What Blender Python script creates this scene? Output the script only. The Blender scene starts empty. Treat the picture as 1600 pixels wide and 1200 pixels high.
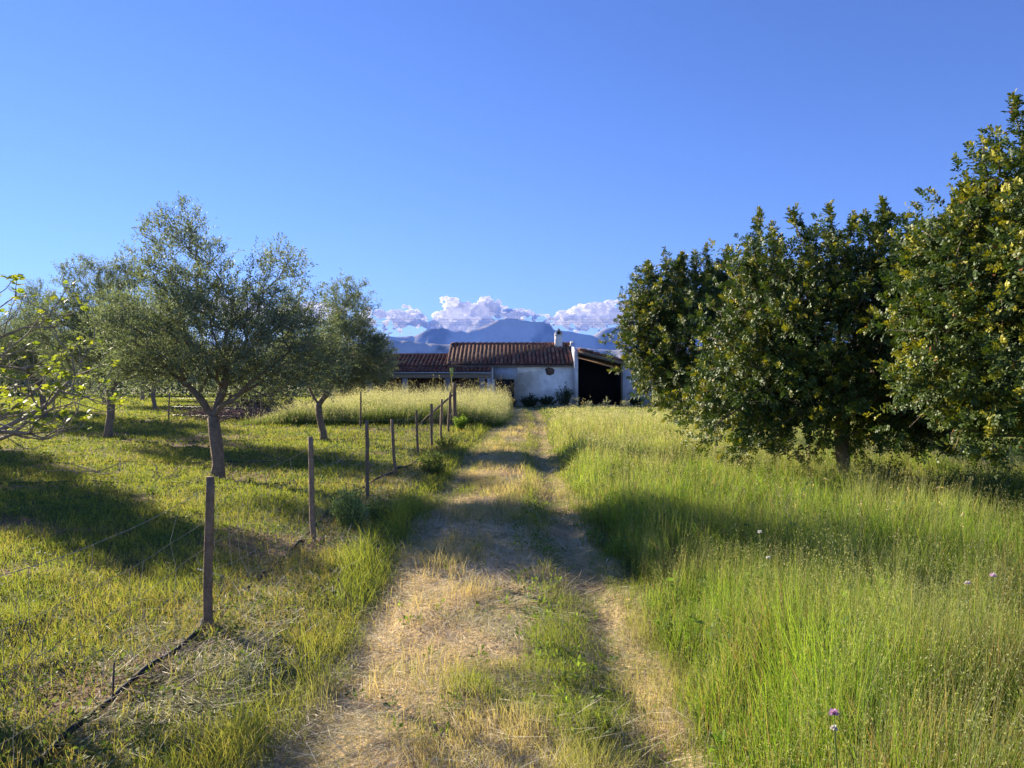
import bpy, math, random
import numpy as np
R = math.radians
rng = np.random.default_rng(11)
random.seed(11)
sc = bpy.context.scene
C = sc.collection

# ------------------------------------------------------------------ camera, sky, sun, exposure
cam_d = bpy.data.cameras.new('camera'); cam = bpy.data.objects.new('camera', cam_d); C.objects.link(cam)
cam.location = (0, 0, 1.6); cam.rotation_euler = (R(90), 0, 0)
cam_d.lens = 26; cam_d.sensor_width = 36; cam_d.clip_start = .05; cam_d.clip_end = 60000
sc.camera = cam
SUN_EL, SUN_AZ = 20.0, 40.0          # elevation; angle in front of due left
S = np.array([-math.cos(R(SUN_AZ))*math.cos(R(SUN_EL)), math.sin(R(SUN_AZ))*math.cos(R(SUN_EL)), math.sin(R(SUN_EL))])
w = bpy.data.worlds.new('World'); sc.world = w; w.use_nodes = True
wt = w.node_tree; wt.nodes.clear()
wo = wt.nodes.new('ShaderNodeOutputWorld'); bg = wt.nodes.new('ShaderNodeBackground')
sky = wt.nodes.new('ShaderNodeTexSky'); sky.sky_type = 'NISHITA'; sky.sun_disc = False
sky.sun_elevation = R(SUN_EL); sky.sun_rotation = R(-90 + SUN_AZ)
sky.air_density = 1.0; sky.dust_density = 0.0; sky.ozone_density = 4.0; sky.altitude = 50
hs = wt.nodes.new('ShaderNodeMix'); hs.data_type = 'RGBA'; hs.blend_type = 'MULTIPLY'; hs.inputs[0].default_value = 1
hs.inputs[7].default_value = (.69, .75, 1.14, 1)
wt.links.new(sky.outputs[0], hs.inputs[6]); wt.links.new(hs.outputs[2], bg.inputs[0]); wt.links.new(bg.outputs[0], wo.inputs[0])
bg.inputs[1].default_value = 0.056
sd = bpy.data.lights.new('sun', 'SUN'); sd.energy = 5.0; sd.angle = R(.5); sd.color = (1, .88, .69)
so = bpy.data.objects.new('sun', sd); C.objects.link(so)
from mathutils import Vector
so.rotation_euler = Vector(S).to_track_quat('Z', 'Y').to_euler()
sc.view_settings.view_transform = 'Standard'; sc.view_settings.look = 'None'
sc.view_settings.exposure = 1.7; sc.view_settings.gamma = 1
sc.render.engine = 'CYCLES'
cy = sc.cycles
cy.max_bounces = 6; cy.diffuse_bounces = 3; cy.glossy_bounces = 2; cy.transmission_bounces = 3; cy.volume_bounces = 0
cy.transparent_max_bounces = 16
cy.use_denoising = True; cy.denoiser = 'OPENIMAGEDENOISE'; cy.denoising_input_passes = 'RGB_ALBEDO_NORMAL'; cy.denoising_prefilter = 'NONE'; cy.denoising_quality = 'HIGH'

# ------------------------------------------------------------------ noise helpers
def _h(i, j, s):
    n = (i.astype(np.int64)*374761393 + j.astype(np.int64)*668265263 + s*1442695041) & 0xffffffff
    n = ((n ^ (n >> 13))*1274126177) & 0xffffffff
    return ((n ^ (n >> 16)) & 0xffff)/65535.0
def vn(x, y, s=0):
    x = np.asarray(x, float); y = np.asarray(y, float)
    i = np.floor(x); j = np.floor(y); u = x-i; v = y-j
    u = u*u*(3-2*u); v = v*v*(3-2*v)
    return (_h(i, j, s)*(1-u)+_h(i+1, j, s)*u)*(1-v)+(_h(i, j+1, s)*(1-u)+_h(i+1, j+1, s)*u)*v
def fbm(x, y, s=0, o=4):
    t = 0; a = .5; n = 0
    for k in range(o):
        t = t+a*vn(np.asarray(x)*2**k+17*k, np.asarray(y)*2**k-9*k, s+k); n += a; a *= .5
    return t/n
def vn3(p, s=0):
    x, y, z = p[:, 0], p[:, 1], p[:, 2]
    k = np.floor(z); f = z-k; f = f*f*(3-2*f)
    a = np.zeros(len(x)); b = np.zeros(len(x))
    i = np.floor(x); j = np.floor(y); u = x-i; v = y-j; u = u*u*(3-2*u); v = v*v*(3-2*v)
    def H(ii, jj, kk): return _h(ii+kk*131, jj-kk*57, s)
    def L(kk): return (H(i, j, kk)*(1-u)+H(i+1, j, kk)*u)*(1-v)+(H(i, j+1, kk)*(1-u)+H(i+1, j+1, kk)*u)*v
    return L(k)*(1-f)+L(k+1)*f
def fbm3(p, s=0, o=4):
    t = 0; a = .5; n = 0
    for k in range(o):
        t = t+a*vn3(p*2**k+7.3*k, s+k); n += a; a *= .5
    return t/n
def ss(a, b, x):
    t = np.clip((np.asarray(x, float)-a)/(b-a), 0, 1); return t*t*(3-2*t)
def mixc(a, b, t):
    t = np.asarray(t)[..., None]; return np.asarray(a)*(1-t)+np.asarray(b)*t

# ------------------------------------------------------------------ mesh helpers
class MB:
    def __init__(s): s.V = []; s.F = {}; s.K = []; s.n = 0
    def add(s, V, F, col=(1, 1, 1)):
        V = np.asarray(V, float); s.V.append(V)
        if not isinstance(F, (list, tuple)): F = [F]
        elif not hasattr(F[0][0], '__len__'): F = [np.array(F)]
        for f in F:
            f = np.asarray(f, np.int64)
            if f.size: s.F.setdefault(f.shape[1], []).append(f+s.n)
        col = np.asarray(col, float)
        if col.ndim == 1: col = np.broadcast_to(col, (len(V), 3))
        s.K.append(col); s.n += len(V)
    def box(s, x0, x1, y0, y1, z0, z1, col=(1, 1, 1)):
        V = [(x0,y0,z0),(x1,y0,z0),(x1,y1,z0),(x0,y1,z0),(x0,y0,z1),(x1,y0,z1),(x1,y1,z1),(x0,y1,z1)]
        s.add(V, [[0,3,2,1],[4,5,6,7],[0,1,5,4],[1,2,6,5],[2,3,7,6],[3,0,4,7]], col)
    def prism(s, poly, y0, y1, col=(1, 1, 1)):       # polygon in x,z extruded along y
        n = len(poly); V = [(x, y0, z) for x, z in poly]+[(x, y1, z) for x, z in poly]
        s.add(V, [np.array([[k, (k+1) % n, n+(k+1) % n, n+k] for k in range(n)]), np.array([list(range(n))[::-1]]), np.array([list(range(n, 2*n))])], col)
    def prismx(s, poly, x0, x1, col=(1, 1, 1)):      # polygon in y,z extruded along x
        n = len(poly); V = [(x0, y, z) for y, z in poly]+[(x1, y, z) for y, z in poly]
        s.add(V, [np.array([[k, (k+1) % n, n+(k+1) % n, n+k] for k in range(n)]), np.array([list(range(n))[::-1]]), np.array([list(range(n, 2*n))])], col)
    def tube(s, P, r, k=6, col=(1, 1, 1), lump=0, cap=True):
        P = np.asarray(P, float); n = len(P); r = np.broadcast_to(np.asarray(r, float), (n,))
        T = np.gradient(P, axis=0); T /= np.linalg.norm(T, axis=1)[:, None]+1e-12
        a = np.array([0., 0, 1]) if abs(T[0, 2]) < .9 else np.array([1., 0, 0])
        U = np.empty((n, 3))
        for i in range(n):
            a = a-T[i]*a.dot(T[i]); a = a/(np.linalg.norm(a)+1e-12); U[i] = a
        W = np.cross(T, U); th = np.arange(k)*2*np.pi/k
        rr = r[:, None]*np.ones((1, k))
        if lump: rr = rr*(1+lump*(vn(np.arange(n)[:, None]*.9+P[0, 0]*31, np.arange(k)[None, :]*1.7, 3)-.5)*2)
        V = P[:, None]+rr[..., None]*(np.cos(th)[None, :, None]*U[:, None]+np.sin(th)[None, :, None]*W[:, None])
        i = np.arange(n-1)[:, None]*k; j = np.arange(k)[None]; j2 = (j+1) % k
        F = np.stack([i+j, i+j2, i+k+j2, i+k+j], -1).reshape(-1, 4)
        FF = [F]
        if cap: FF += [np.arange(k)[::-1][None], (np.arange(k)+(n-1)*k)[None]]
        s.add(V.reshape(-1, 3), FF, col)
    def blades(s, P, h, w, az, lean, ld, c0, c1, mid=.5, droop=0):
        """grass blades: quad + triangle each"""
        n = len(P); u = np.stack([np.cos(az), np.sin(az), np.zeros(n)], 1)*(w/2)[:, None]
        L = np.stack([np.cos(ld), np.sin(ld), np.zeros(n)], 1)
        t1 = mid
        p1 = P+L*(lean*h*t1*t1)[:, None]; p1[:, 2] += h*t1
        p2 = P+L*(lean*h)[:, None]; p2[:, 2] += h*np.sqrt(np.clip(1-.35*lean**2, .15, 1))-droop*h*lean
        V = np.stack([P-u, P+u, p1+u*.8, p1-u*.8, p2], 1).reshape(-1, 3)
        b = np.arange(n)[:, None]*5
        cm = c0*.55+c1*.45
        K = np.stack([c0, c0, cm, cm, c1], 1).reshape(-1, 3)
        s.add(V, [b+np.array([[0, 1, 2, 3]]), b+np.array([[3, 2, 4]])], K)
        return p2
    def leaves(s, P, D, N, L, W, col, hexa=False, fold=.25):
        D = D/(np.linalg.norm(D, axis=1)[:, None]+1e-9)
        B = np.cross(D, N); B /= np.linalg.norm(B, axis=1)[:, None]+1e-9
        N = np.cross(B, D)
        L = L[:, None]; W = W[:, None]/2; n = len(P)
        if hexa:
            V = np.stack([P, P+D*L*.28+B*W*.95+N*W*fold, P+D*L*.28-B*W*.95+N*W*fold,
                          P+D*L*.76+B*W*.9+N*W*fold, P+D*L*.76-B*W*.9+N*W*fold, P+D*L-N*L*.05], 1)
            b = np.arange(n)[:, None]*6
            s.add(V.reshape(-1, 3), [b+np.array([[0, 1, 2]]), b+np.array([[2, 1, 3, 4]]), b+np.array([[4, 3, 5]])], np.repeat(col, 6, 0))
        else:
            V = np.stack([P, P+D*L*.5+B*W+N*W*fold, P+D*L, P+D*L*.5-B*W+N*W*fold], 1)
            b = np.arange(n)[:, None]*4
            s.add(V.reshape(-1, 3), [b+np.array([[0, 1, 2, 3]])], np.repeat(col, 4, 0))
    def build(s, name, mat, parent=None, smooth=False):
        V = np.concatenate(s.V); K = np.concatenate(s.K)
        me = bpy.data.meshes.new(name)
        me.vertices.add(len(V)); me.vertices.foreach_set('co', V.astype(np.float32).ravel())
        loops = []; starts = []; o = 0
        for k in sorted(s.F):
            f = np.concatenate(s.F[k]); loops.append(f.ravel()); starts.append(o+np.arange(len(f))*k); o += f.size
        loops = np.concatenate(loops).astype(np.int32); starts = np.concatenate(starts).astype(np.int32)
        me.loops.add(len(loops)); me.loops.foreach_set('vertex_index', loops)
        me.polygons.add(len(starts)); me.polygons.foreach_set('loop_start', starts)
        if smooth: me.polygons.foreach_set('use_smooth', np.ones(len(starts), bool))
        me.update(calc_edges=True)
        at = me.attributes.new('Col', 'FLOAT_COLOR', 'POINT')
        at.data.foreach_set('color', np.concatenate([K, np.ones((len(K), 1))], 1).astype(np.float32).ravel())
        if mat: me.materials.append(mat)
        ob = bpy.data.objects.new(name, me); C.objects.link(ob)
        if parent is not None: ob.parent = parent
        return ob
def tag(o, label=None, cat=None, group=None, kind=None):
    if label: o['label'] = label
    if cat: o['category'] = cat
    if group: o['group'] = group
    if kind: o['kind'] = kind
    return o
def empty(name, loc, rz=0, label=None, cat=None, group=None):
    o = bpy.data.objects.new(name, None); C.objects.link(o); o.location = loc; o.rotation_euler = (0, 0, rz)
    o.empty_display_size = .1
    return tag(o, label, cat, group)
def copy_tree(o, loc, rz, scale, label, group=None):
    c = o.copy(); C.objects.link(c); c.location = loc; c.rotation_euler = (0, 0, rz); c.scale = (scale,)*3
    c['label'] = label
    if group: c['group'] = group
    for ch in list(o.children):
        d = ch.copy(); C.objects.link(d); d.parent = c
    return c

# ------------------------------------------------------------------ materials
def mat(name, rough=.7, spec=.3, trans=0, back=None, nscale=0, namt=0, bump=0, bscale=40, tint=(1, 1, 1), transcol=(1.25, 1.2, .6), sheen=0):
    m = bpy.data.materials.new(name); m.use_nodes = True; t = m.node_tree; N = t.nodes; Lk = t.links; N.clear()
    out = N.new('ShaderNodeOutputMaterial'); p = N.new('ShaderNodeBsdfPrincipled')
    p.inputs['Roughness'].default_value = rough; p.inputs['Specular IOR Level'].default_value = spec
    a = N.new('ShaderNodeAttribute'); a.attribute_name = 'Col'; col = a.outputs['Color']
    def mul(c, v, fac=1, mode='MULTIPLY'):
        x = N.new('ShaderNodeMix'); x.data_type = 'RGBA'; x.blend_type = mode; x.inputs[0].default_value = fac
        Lk.new(c, x.inputs[6])
        if isinstance(v, tuple): x.inputs[7].default_value = (*v, 1)
        else: Lk.new(v, x.inputs[7])
        return x
    if tint != (1, 1, 1): col = mul(col, tint).outputs[2]
    if back:
        g = N.new('ShaderNodeNewGeometry'); x = mul(col, back, 1, 'MIX'); Lk.new(g.outputs['Backfacing'], x.inputs[0]); col = x.outputs[2]
    tc = N.new('ShaderNodeTexCoord')
    if namt:
        nz = N.new('ShaderNodeTexNoise'); nz.inputs['Scale'].default_value = nscale; nz.inputs['Detail'].default_value = 8; nz.inputs['Roughness'].default_value = .65
        Lk.new(tc.outputs['Object'], nz.inputs['Vector'])
        mr = N.new('ShaderNodeMapRange'); mr.inputs[1].default_value = .3; mr.inputs[2].default_value = .7; mr.inputs[3].default_value = 1-namt; mr.inputs[4].default_value = 1+namt
        Lk.new(nz.outputs['Fac'], mr.inputs[0])
        v = N.new('ShaderNodeVectorMath'); v.operation = 'SCALE'; Lk.new(col, v.inputs[0]); Lk.new(mr.outputs[0], v.inputs['Scale']); col = v.outputs[0]
    if bump:
        nb = N.new('ShaderNodeTexNoise'); nb.inputs['Scale'].default_value = bscale; nb.inputs['Detail'].default_value = 6
        Lk.new(tc.outputs['Object'], nb.inputs['Vector'])
        b = N.new('ShaderNodeBump'); b.inputs['Strength'].default_value = bump; b.inputs['Distance'].default_value = 1/bscale
        Lk.new(nb.outputs['Fac'], b.inputs['Height']); Lk.new(b.outputs[0], p.inputs['Normal'])
    Lk.new(col, p.inputs['Base Color'])
    if trans:
        tr = N.new('ShaderNodeBsdfTranslucent'); x = mul(col, transcol); Lk.new(x.outputs[2], tr.inputs[0])
        ms = N.new('ShaderNodeMixShader'); ms.inputs[0].default_value = trans
        Lk.new(p.outputs[0], ms.inputs[1]); Lk.new(tr.outputs[0], ms.inputs[2]); Lk.new(ms.outputs[0], out.inputs[0])
    else: Lk.new(p.outputs[0], out.inputs[0])
    return m
M_grass = mat('grass_blade', .65, .18, .5)
M_straw = mat('dry_straw', .6, .3, .25, transcol=(1.1, 1, .8))
M_soil = mat('ground_soil', .95, .1, 0, None, 9, .35, .9, 30)
M_olive = mat('olive_leaf', .6, .18, .36, back=(.24, .27, .19), transcol=(1.1, 1.2, .6))
M_carob = mat('carob_leaf', .5, .25, .22, transcol=(1.3, 1.3, .4))
M_fig = mat('fig_leaf', .5, .3, .5, transcol=(1.3, 1.3, .5))
M_bark = mat('bark', .9, .15, 0, None, 14, .35, 1.0, 35)
M_wood = mat('weathered_wood', .85, .2, 0, None, 22, .4, .8, 60)
M_wire = mat('galvanised_wire', .4, .5)
M_hose = mat('black_hose', .8, .12, 0, None, 8, .3)
M_wall = mat('whitewashed_plaster', .9, .15, 0, None, 1.9, .26, .12, 8)
M_tile = mat('clay_tile', .85, .2, 0, None, 5, .35, .4, 20)
M_dark = mat('painted_interior_shade', .95, .05)
M_stone = mat('stone', .9, .2, 0, None, 9, .3, 1, 20)
M_petal = mat('petal', .6, .2, .3, transcol=(1, 1, 1))
M_mount = mat('mountain_rock', 1, 0, 0, None, .004, .3)

# ------------------------------------------------------------------ ground form
def pc(y): return .45*ss(11, 30, y)                     # path centre drift
def gz(x, y):
    x = np.asarray(x, float); y = np.asarray(y, float)
    z = .38*ss(12, 38, y)
    near = 1-ss(30, 60, np.hypot(x, y))
    u = x-pc(y)
    rut = -.025*np.exp(-((u+.92)/.17)**2)-.055*np.exp(-((u-.58)/.17)**2)+.03*np.exp(-((u+.2)/.4)**2)
    bank = .06*ss(-1.1, -1.5, u)+.05*ss(.85, 1.3, u)
    bump = .07*(fbm(x*1.1, y*1.1, 5)-.5)+.05*(fbm(x*3.5, y*3.5, 6, 3)-.5)+.012*(fbm(x*11, y*11, 7, 2)-.5)
    return z+(rut*(.6+.8*fbm(x*.7, y*.7, 8))+bank+bump)*near
def axis(lo, hi, d, far0, far1, g=1.12):
    a = list(np.arange(lo, hi, d)); s = d
    while a[-1] < far1: s *= g; a.append(a[-1]+s)
    s = d; b = [lo]
    while b[0] > far0: s *= g; b.insert(0, b[0]-s)
    return np.array(b[:-1]+a)
xs = axis(-6, 6, .06, -9500, 9500); ys = axis(1.2, 15, .06, -300, 9800)
GX, GY = np.meshgrid(xs, ys); gx, gy = GX.ravel(), GY.ravel()
def path_m(x, y):
    u = x-pc(y); e = .40*(fbm(x*1.8, y*1.1, 21)-.5)
    return ss(-1.17+e, -.95+e, u)*(1-ss(.78+e, .98+e, u))*(1-ss(33, 38, y))
def reg(x, y):
    """region weights: path, left (orchard), right (meadow)"""
    p = path_m(x, y); u = x-pc(y)
    return p, (1-p)*(u < 0), (1-p)*(u >= 0)
GRN = np.array([.115, .185, .025]); YEL = np.array([.30, .29, .06]); STR = np.array([.50, .37, .17]); RED = np.array([.27, .135, .06])
SOIL = np.array([.13, .09, .055]); DGR = np.array([.05, .09, .018]); PALE = np.array([.52, .46, .28])
def dryness(x, y):
    u = x-pc(y)
    d = fbm(x*1.3, y*.8, 31)
    return np.clip(ss(.35, .62, d+.22*np.exp(-((u+.25)/.45)**2)-.1*ss(10, 22, y)), 0, 1)
p, l, r = reg(gx, gy)
gcol = mixc(mixc(SOIL, DGR*1.2, fbm(gx*3, gy*3, 41)), np.array([.2,.22,.05]), ss(20, 60, np.hypot(gx, gy))*.8)
pcol = mixc(mixc(SOIL*2.6, STR*1.15, fbm(gx*2.5, gy*2.5, 42)), DGR, ss(.5, .7, fbm(gx*1.7, gy*1.7, 43))*.5)
gcol = mixc(gcol, np.array([.20, .115, .075]), ss(.55, .66, fbm(gx*.7+3, gy*1.0, 74))*(gx < -1.9)*.8)
gcol = mixc(gcol, pcol, p)
idx = np.arange(len(gx)).reshape(GX.shape)
F = np.stack([idx[:-1, :-1], idx[:-1, 1:], idx[1:, 1:], idx[1:, :-1]], -1).reshape(-1, 4)
g = MB(); gy = np.clip(gy, -270, 8450); gx = np.clip(gx, -9300, 9300); g.add(np.stack([gx, gy, gz(gx, gy)], 1), F, gcol)
tag(g.build('ground', M_soil, smooth=True), 'orchard soil under grass and straw, reaching to the hills', 'ground', kind='structure')

# ------------------------------------------------------------------ mountains and hills
def ridge(name, Y, prof, depth, seed, col, rough, label):
    """prof: (px, py) silhouette in degrees of the 1600 px photograph, turned into metres at distance Y"""
    px = np.array([a for a, b in prof]); py = np.array([b for a, b in prof])
    X = (px-800)/1155*Y; Z = 1.6+(600-py)/1155*Y
    nx, ny = 900, 90
    xx = np.linspace(X[0], X[-1], nx); t = np.linspace(-1, 1, ny)
    top = np.interp(xx, X, Z)
    XX, TT = np.meshgrid(xx, t)
    tp = np.broadcast_to(top, XX.shape)
    foot = np.abs(TT)**.8
    env = np.where(TT < 0, 1-foot, 1-foot)
    YY = Y+TT*depth
    n = fbm(XX/rough, YY/rough*.8, seed, 6)-.5
    gul = np.abs(fbm(XX/(rough*.35), YY/(rough*1.2), seed+9, 5)-.5)*2
    w_ = np.clip(1-np.exp(-(TT/.12)**2), 0, 1)
    # cliffs: the crest drops steeply for a bit, then a talus slope
    cl = np.where(np.abs(TT) < .12, 1-2.2*np.abs(TT), (1-.264)*(1-(np.abs(TT)-.12)/.88)**1.3)
    ZZ = tp*np.clip(cl, 0, 1)+(n*.35*tp-gul*.38*tp)*w_*env**.5
    ZZ = ZZ+(fbm(XX/(rough*.10), YY/(rough*.3), seed+3, 5)-.5)*.05*tp
    ZZ = np.where(np.abs(TT) >= .999, -20, np.maximum(ZZ, -20))
    m = MB(); i = np.arange(nx*ny).reshape(ny, nx)
    F = np.stack([i[:-1, :-1], i[:-1, 1:], i[1:, 1:], i[1:, :-1]], -1).reshape(-1, 4)
    k = fbm(XX.ravel()/(rough*.25), YY.ravel()/(rough*.25), seed+5, 5)
    rock = np.clip(ss(.45, .65, k+.25*(1-np.abs(TT.ravel())*6)), 0, 1)
    m.add(np.stack([XX.ravel(), YY.ravel(), ZZ.ravel()], 1), F, mixc(col, (.50, .45, .38), rock*.9))
    tag(m.build(name, M_mount, smooth=False), label, 'hills' if 'hill' in name else 'mountains', kind='structure')
ridge('mountains', 6800, [(-500,560),(-200,548),(0,540),(200,533),(420,530),(520,528),(593,523),(620,524),(647,524),(660,518),(675,510),(688,511),(704,514),(718,515),(727,518),(734,514),(745,511),(755,509),(764,505),(770,502),(780,497),(791,494),(802,495),(815,497),(830,499),(845,501),(858,504),(862,508),(866,515),(880,516),(899,518),(912,520),(926,523),(936,516),(947,510),(965,508),(990,500),(1020,497),(1060,505),(1100,512),(1160,500),(1230,492),(1290,505),(1370,512),(1440,503),(1500,505),(1560,512),(1700,520),(2100,540)],
      1500, 3, (.06, .07, .04), 900, 'blue mountain range with a flat topped summit on the horizon')
ridge('hills', 3300, [(-600,575),(-200,562),(200,550),(420,535),(500,528),(560,525),(600,528),(640,532),(680,536),(700,537),(725,535),(760,533),(800,538),(850,545),(900,541),(960,546),(1050,540),(1200,548),(1400,540),(1600,546),(2200,570)],
      900, 33, (.035, .05, .02), 420, 'dark wooded foothills in front of the blue mountains')

# ------------------------------------------------------------------ clouds (outside the haze)
def ico(sub):
    import bmesh
    b = bmesh.new(); bmesh.ops.create_icosphere(b, subdivisions=sub, radius=1)
    V = np.array([v.co[:] for v in b.verts]); F = np.array([[v.index for v in f.verts] for f in b.faces]); b.free(); return V, F
IV, IF = ico(4); IV3, IF3 = ico(3)
m = bpy.data.materials.new('cloud'); m.use_nodes = True; t = m.node_tree; N = t.nodes; N.clear()
out = N.new('ShaderNodeOutputMaterial'); df = N.new('ShaderNodeBsdfDiffuse'); df.inputs[0].default_value = (.97, .96, .97, 1)
tl = N.new('ShaderNodeBsdfTranslucent'); tl.inputs[0].default_value = (.97, .96, .97, 1)
m1 = N.new('ShaderNodeMixShader'); m1.inputs[0].default_value = .58; t.links.new(df.outputs[0], m1.inputs[1]); t.links.new(tl.outputs[0], m1.inputs[2])
tp = N.new('ShaderNodeBsdfTransparent'); lw = N.new('ShaderNodeLayerWeight'); lw.inputs[0].default_value = .35
mr = N.new('ShaderNodeMapRange'); mr.inputs[1].default_value = .42; mr.inputs[2].default_value = .92; mr.inputs[3].default_value = 0; mr.inputs[4].default_value = 1.0
m2 = N.new('ShaderNodeMixShader'); t.links.new(lw.outputs['Facing'], mr.inputs[0]); t.links.new(mr.outputs[0], m2.inputs[0])
t.links.new(m1.outputs[0], m2.inputs[1]); t.links.new(tp.outputs[0], m2.inputs[2]); t.links.new(m2.outputs[0], out.inputs[0])
M_cloud = m
def cloud(blobs, label, D=15000, seed=0):
    r_ = np.random.default_rng(seed); m = MB(); s_ = D/1155
    for (px, py, rx, ry, n) in blobs:
        for k in range(n):
            a = r_.uniform(0, 2*np.pi); q = math.sqrt(r_.uniform(0, 1))
            cx = px+math.cos(a)*q*rx; cyy = py+math.sin(a)*q*ry
            rad = r_.uniform(.25, .6)*min(rx, ry)*(1.25-q*.6)
            c = np.array([(cx-800)*s_, D+r_.uniform(-8, 8)*s_*3, (600-cyy)*s_])
            V = IV3*rad*s_*np.array([1.35, 1.2, .9])
            nn = fbm3((V+c)/(rad*s_)*1.6, seed+k, 3)
            V = V*(1+.9*(nn-.5))[:, None]+c
            m.add(V, IF3)
    o = m.build('cloud', None)
    # melt the puffs into one continuous skin
    md = o.modifiers.new('skin', 'REMESH'); md.mode = 'VOXEL'; md.voxel_size = s_*1.5; md.use_smooth_shade = True
    dg = bpy.context.evaluated_depsgraph_get(); me = bpy.data.meshes.new_from_object(o.evaluated_get(dg)); o.modifiers.clear(); old = o.data; o.data = me; bpy.data.meshes.remove(old)
    n_ = len(me.vertices); V = np.empty(n_*3, np.float32); me.vertices.foreach_get('co', V); V = V.reshape(-1, 3).astype(float)
    Nn = np.empty(n_*3, np.float32); me.vertex_normals.foreach_get('vector', Nn); Nn = Nn.reshape(-1, 3)
    V += Nn*((fbm3(V/(s_*12), seed+50, 3)-.5)*s_*5)[:, None]; me.vertices.foreach_set('co', V.astype(np.float32).ravel()); me.update()
    me.materials.clear(); me.materials.append(M_cloud)
    tag(o, label, 'cloud', 'white clouds above the mountains')
cloud([(634,497,30,13,40),(612,506,18,8,18),(642,488,16,8,14),(660,503,20,7,14),(620,515,26,6,14)], 'small white cloud just right of the rightmost olive tree', seed=1)
cloud([(722,500,44,19,60),(706,478,15,13,24),(694,470,10,6,10),(735,485,17,11,22),(762,488,22,15,30),(757,472,10,8,14),(700,512,36,9,26),(780,482,14,10,16),(804,492,24,10,22),(826,490,12,6,12),(680,508,22,9,18),(850,498,22,8,18)], 'largest white cloud, puffed above the flat topped summit', seed=2)
cloud([(925,492,36,18,50),(900,500,30,11,28),(930,478,16,7,12),(955,488,30,17,38),(985,495,28,15,30),(870,502,20,8,18),(880,493,12,7,12),(1020,495,30,15,24),(915,512,40,7,20)], 'white cloud bank between the chimney and the carob tree', seed=3)
cloud([(585,497,22,14,20),(480,492,60,18,40),(380,485,50,18,40),(330,478,40,14,30),(250,492,50,16,30)], 'white cloud bank seen through the olive crowns', seed=4)

# ------------------------------------------------------------------ trees
def wander(A, B, r_, amp=.12, step=.22):
    d = np.linalg.norm(B-A); n = max(1, int(d/step)); t = np.linspace(0, 1, n+1)[1:]
    off = r_.normal(0, amp*d*.35, 3); off2 = r_.normal(0, amp*d*.15, 3)
    return [A+(B-A)*q+off*math.sin(math.pi*q)+off2*math.sin(2*math.pi*q) for q in t]
def grow(stems, att, r_, bf=.35, step=.22):
    """stems: list of polylines sharing the first trunk; att: attractor points; returns nodes, parents, tip flags"""
    P = []; par = []; pl = []
    def put(p, q):
        P.append(np.array(p, float)); par.append(q); pl.append(0 if q < 0 else pl[q]+np.linalg.norm(P[-1]-P[q])); return len(P)-1
    for (start, pts) in stems:
        q = start if start is None or start < 0 else start
        q = -1 if start is None else start
        for p in pts: q = put(p, q)
    n0 = len(P)
    cap = n0+len(att)*14
    A = np.zeros((cap, 3)); PL = np.zeros(cap); A[:n0] = P; PL[:n0] = pl; n = n0
    usable0 = 4
    top = A[usable0-1] if n0 > usable0 else A[n0-1]
    order = np.argsort(np.linalg.norm(att-A[min(usable0, n0-1)], axis=1)+r_.uniform(0, .35, len(att)))
    tips = []
    for k in order:
        b = att[k]
        d = np.linalg.norm(A[:n]-b, axis=1)+bf*PL[:n]; d[:min(usable0, n0-1)] += 5
        q = int(np.argmin(d))
        for p in wander(A[q].copy(), b, r_, step=step):
            A[n] = p; PL[n] = PL[q]+np.linalg.norm(A[n]-A[q]); par.append(q); q = n; n += 1
        tips.append(q)
    return A[:n], np.array(par), np.array(tips)
def wood(A, par, base_r, tip_r=.004, e=2.3, mind=0.0, kbig=10, col=(.2, .16, .12), flare=1.0, nfix=0):
    n = len(A); w_ = np.zeros(n); ch = [[] for _ in range(n)]
    for i in range(n-1, -1, -1):
        if w_[i] == 0: w_[i] = 1
        if par[i] >= 0: w_[par[i]] += w_[i]; ch[par[i]].append(i)
    r0 = w_**(1/e)
    r = tip_r+(base_r-tip_r)*((r0-1)/(r0[0]-1))
    m = MB(); stack = [0]; done = 0
    while stack:
        s0 = stack.pop(); chain = [] if par[s0] < 0 else [par[s0]]
        i = s0
        while True:
            chain.append(i)
            if not ch[i]: break
            cs = sorted(ch[i], key=lambda q: -w_[q]); stack += cs[1:]; i = cs[0]
        rr = r[chain].copy()
        if par[s0] >= 0: rr[0] = rr[1]*1.05
        if rr.max() < mind: continue
        Pp = A[chain]
        if len(Pp) < 2: continue
        if par[s0] < 0 and flare > 1: rr[0] *= flare
        k = kbig if rr.max() > .05 else (6 if rr.max() > .015 else 4)
        c = np.asarray(col)*(1+.25*(random.random()-.5))
        m.tube(Pp, rr, k, c, lump=.22 if k > 6 else (.12 if k > 5 else 0))
    return m, r, w_
def unit(v): return v/(np.linalg.norm(v, axis=1)[:, None]+1e-9)
def lobes_pts(lobes, n, r_, shell=.55):
    vol = np.array([l[3]*l[4]*l[5]*(l[6] if len(l) > 6 else 1) for l in lobes]); cnt = (vol/vol.sum()*n).astype(int)+1
    out = []
    for l, c in zip(lobes, cnt):
        d = unit(r_.normal(size=(c, 3))); q = r_.uniform(0, 1, c)**(1/3.); q = shell*q**.5+(1-shell)*q
        out.append(np.array(l[:3])+d*q[:, None]*np.array(l[3:6]))
    return np.concatenate(out)

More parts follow.
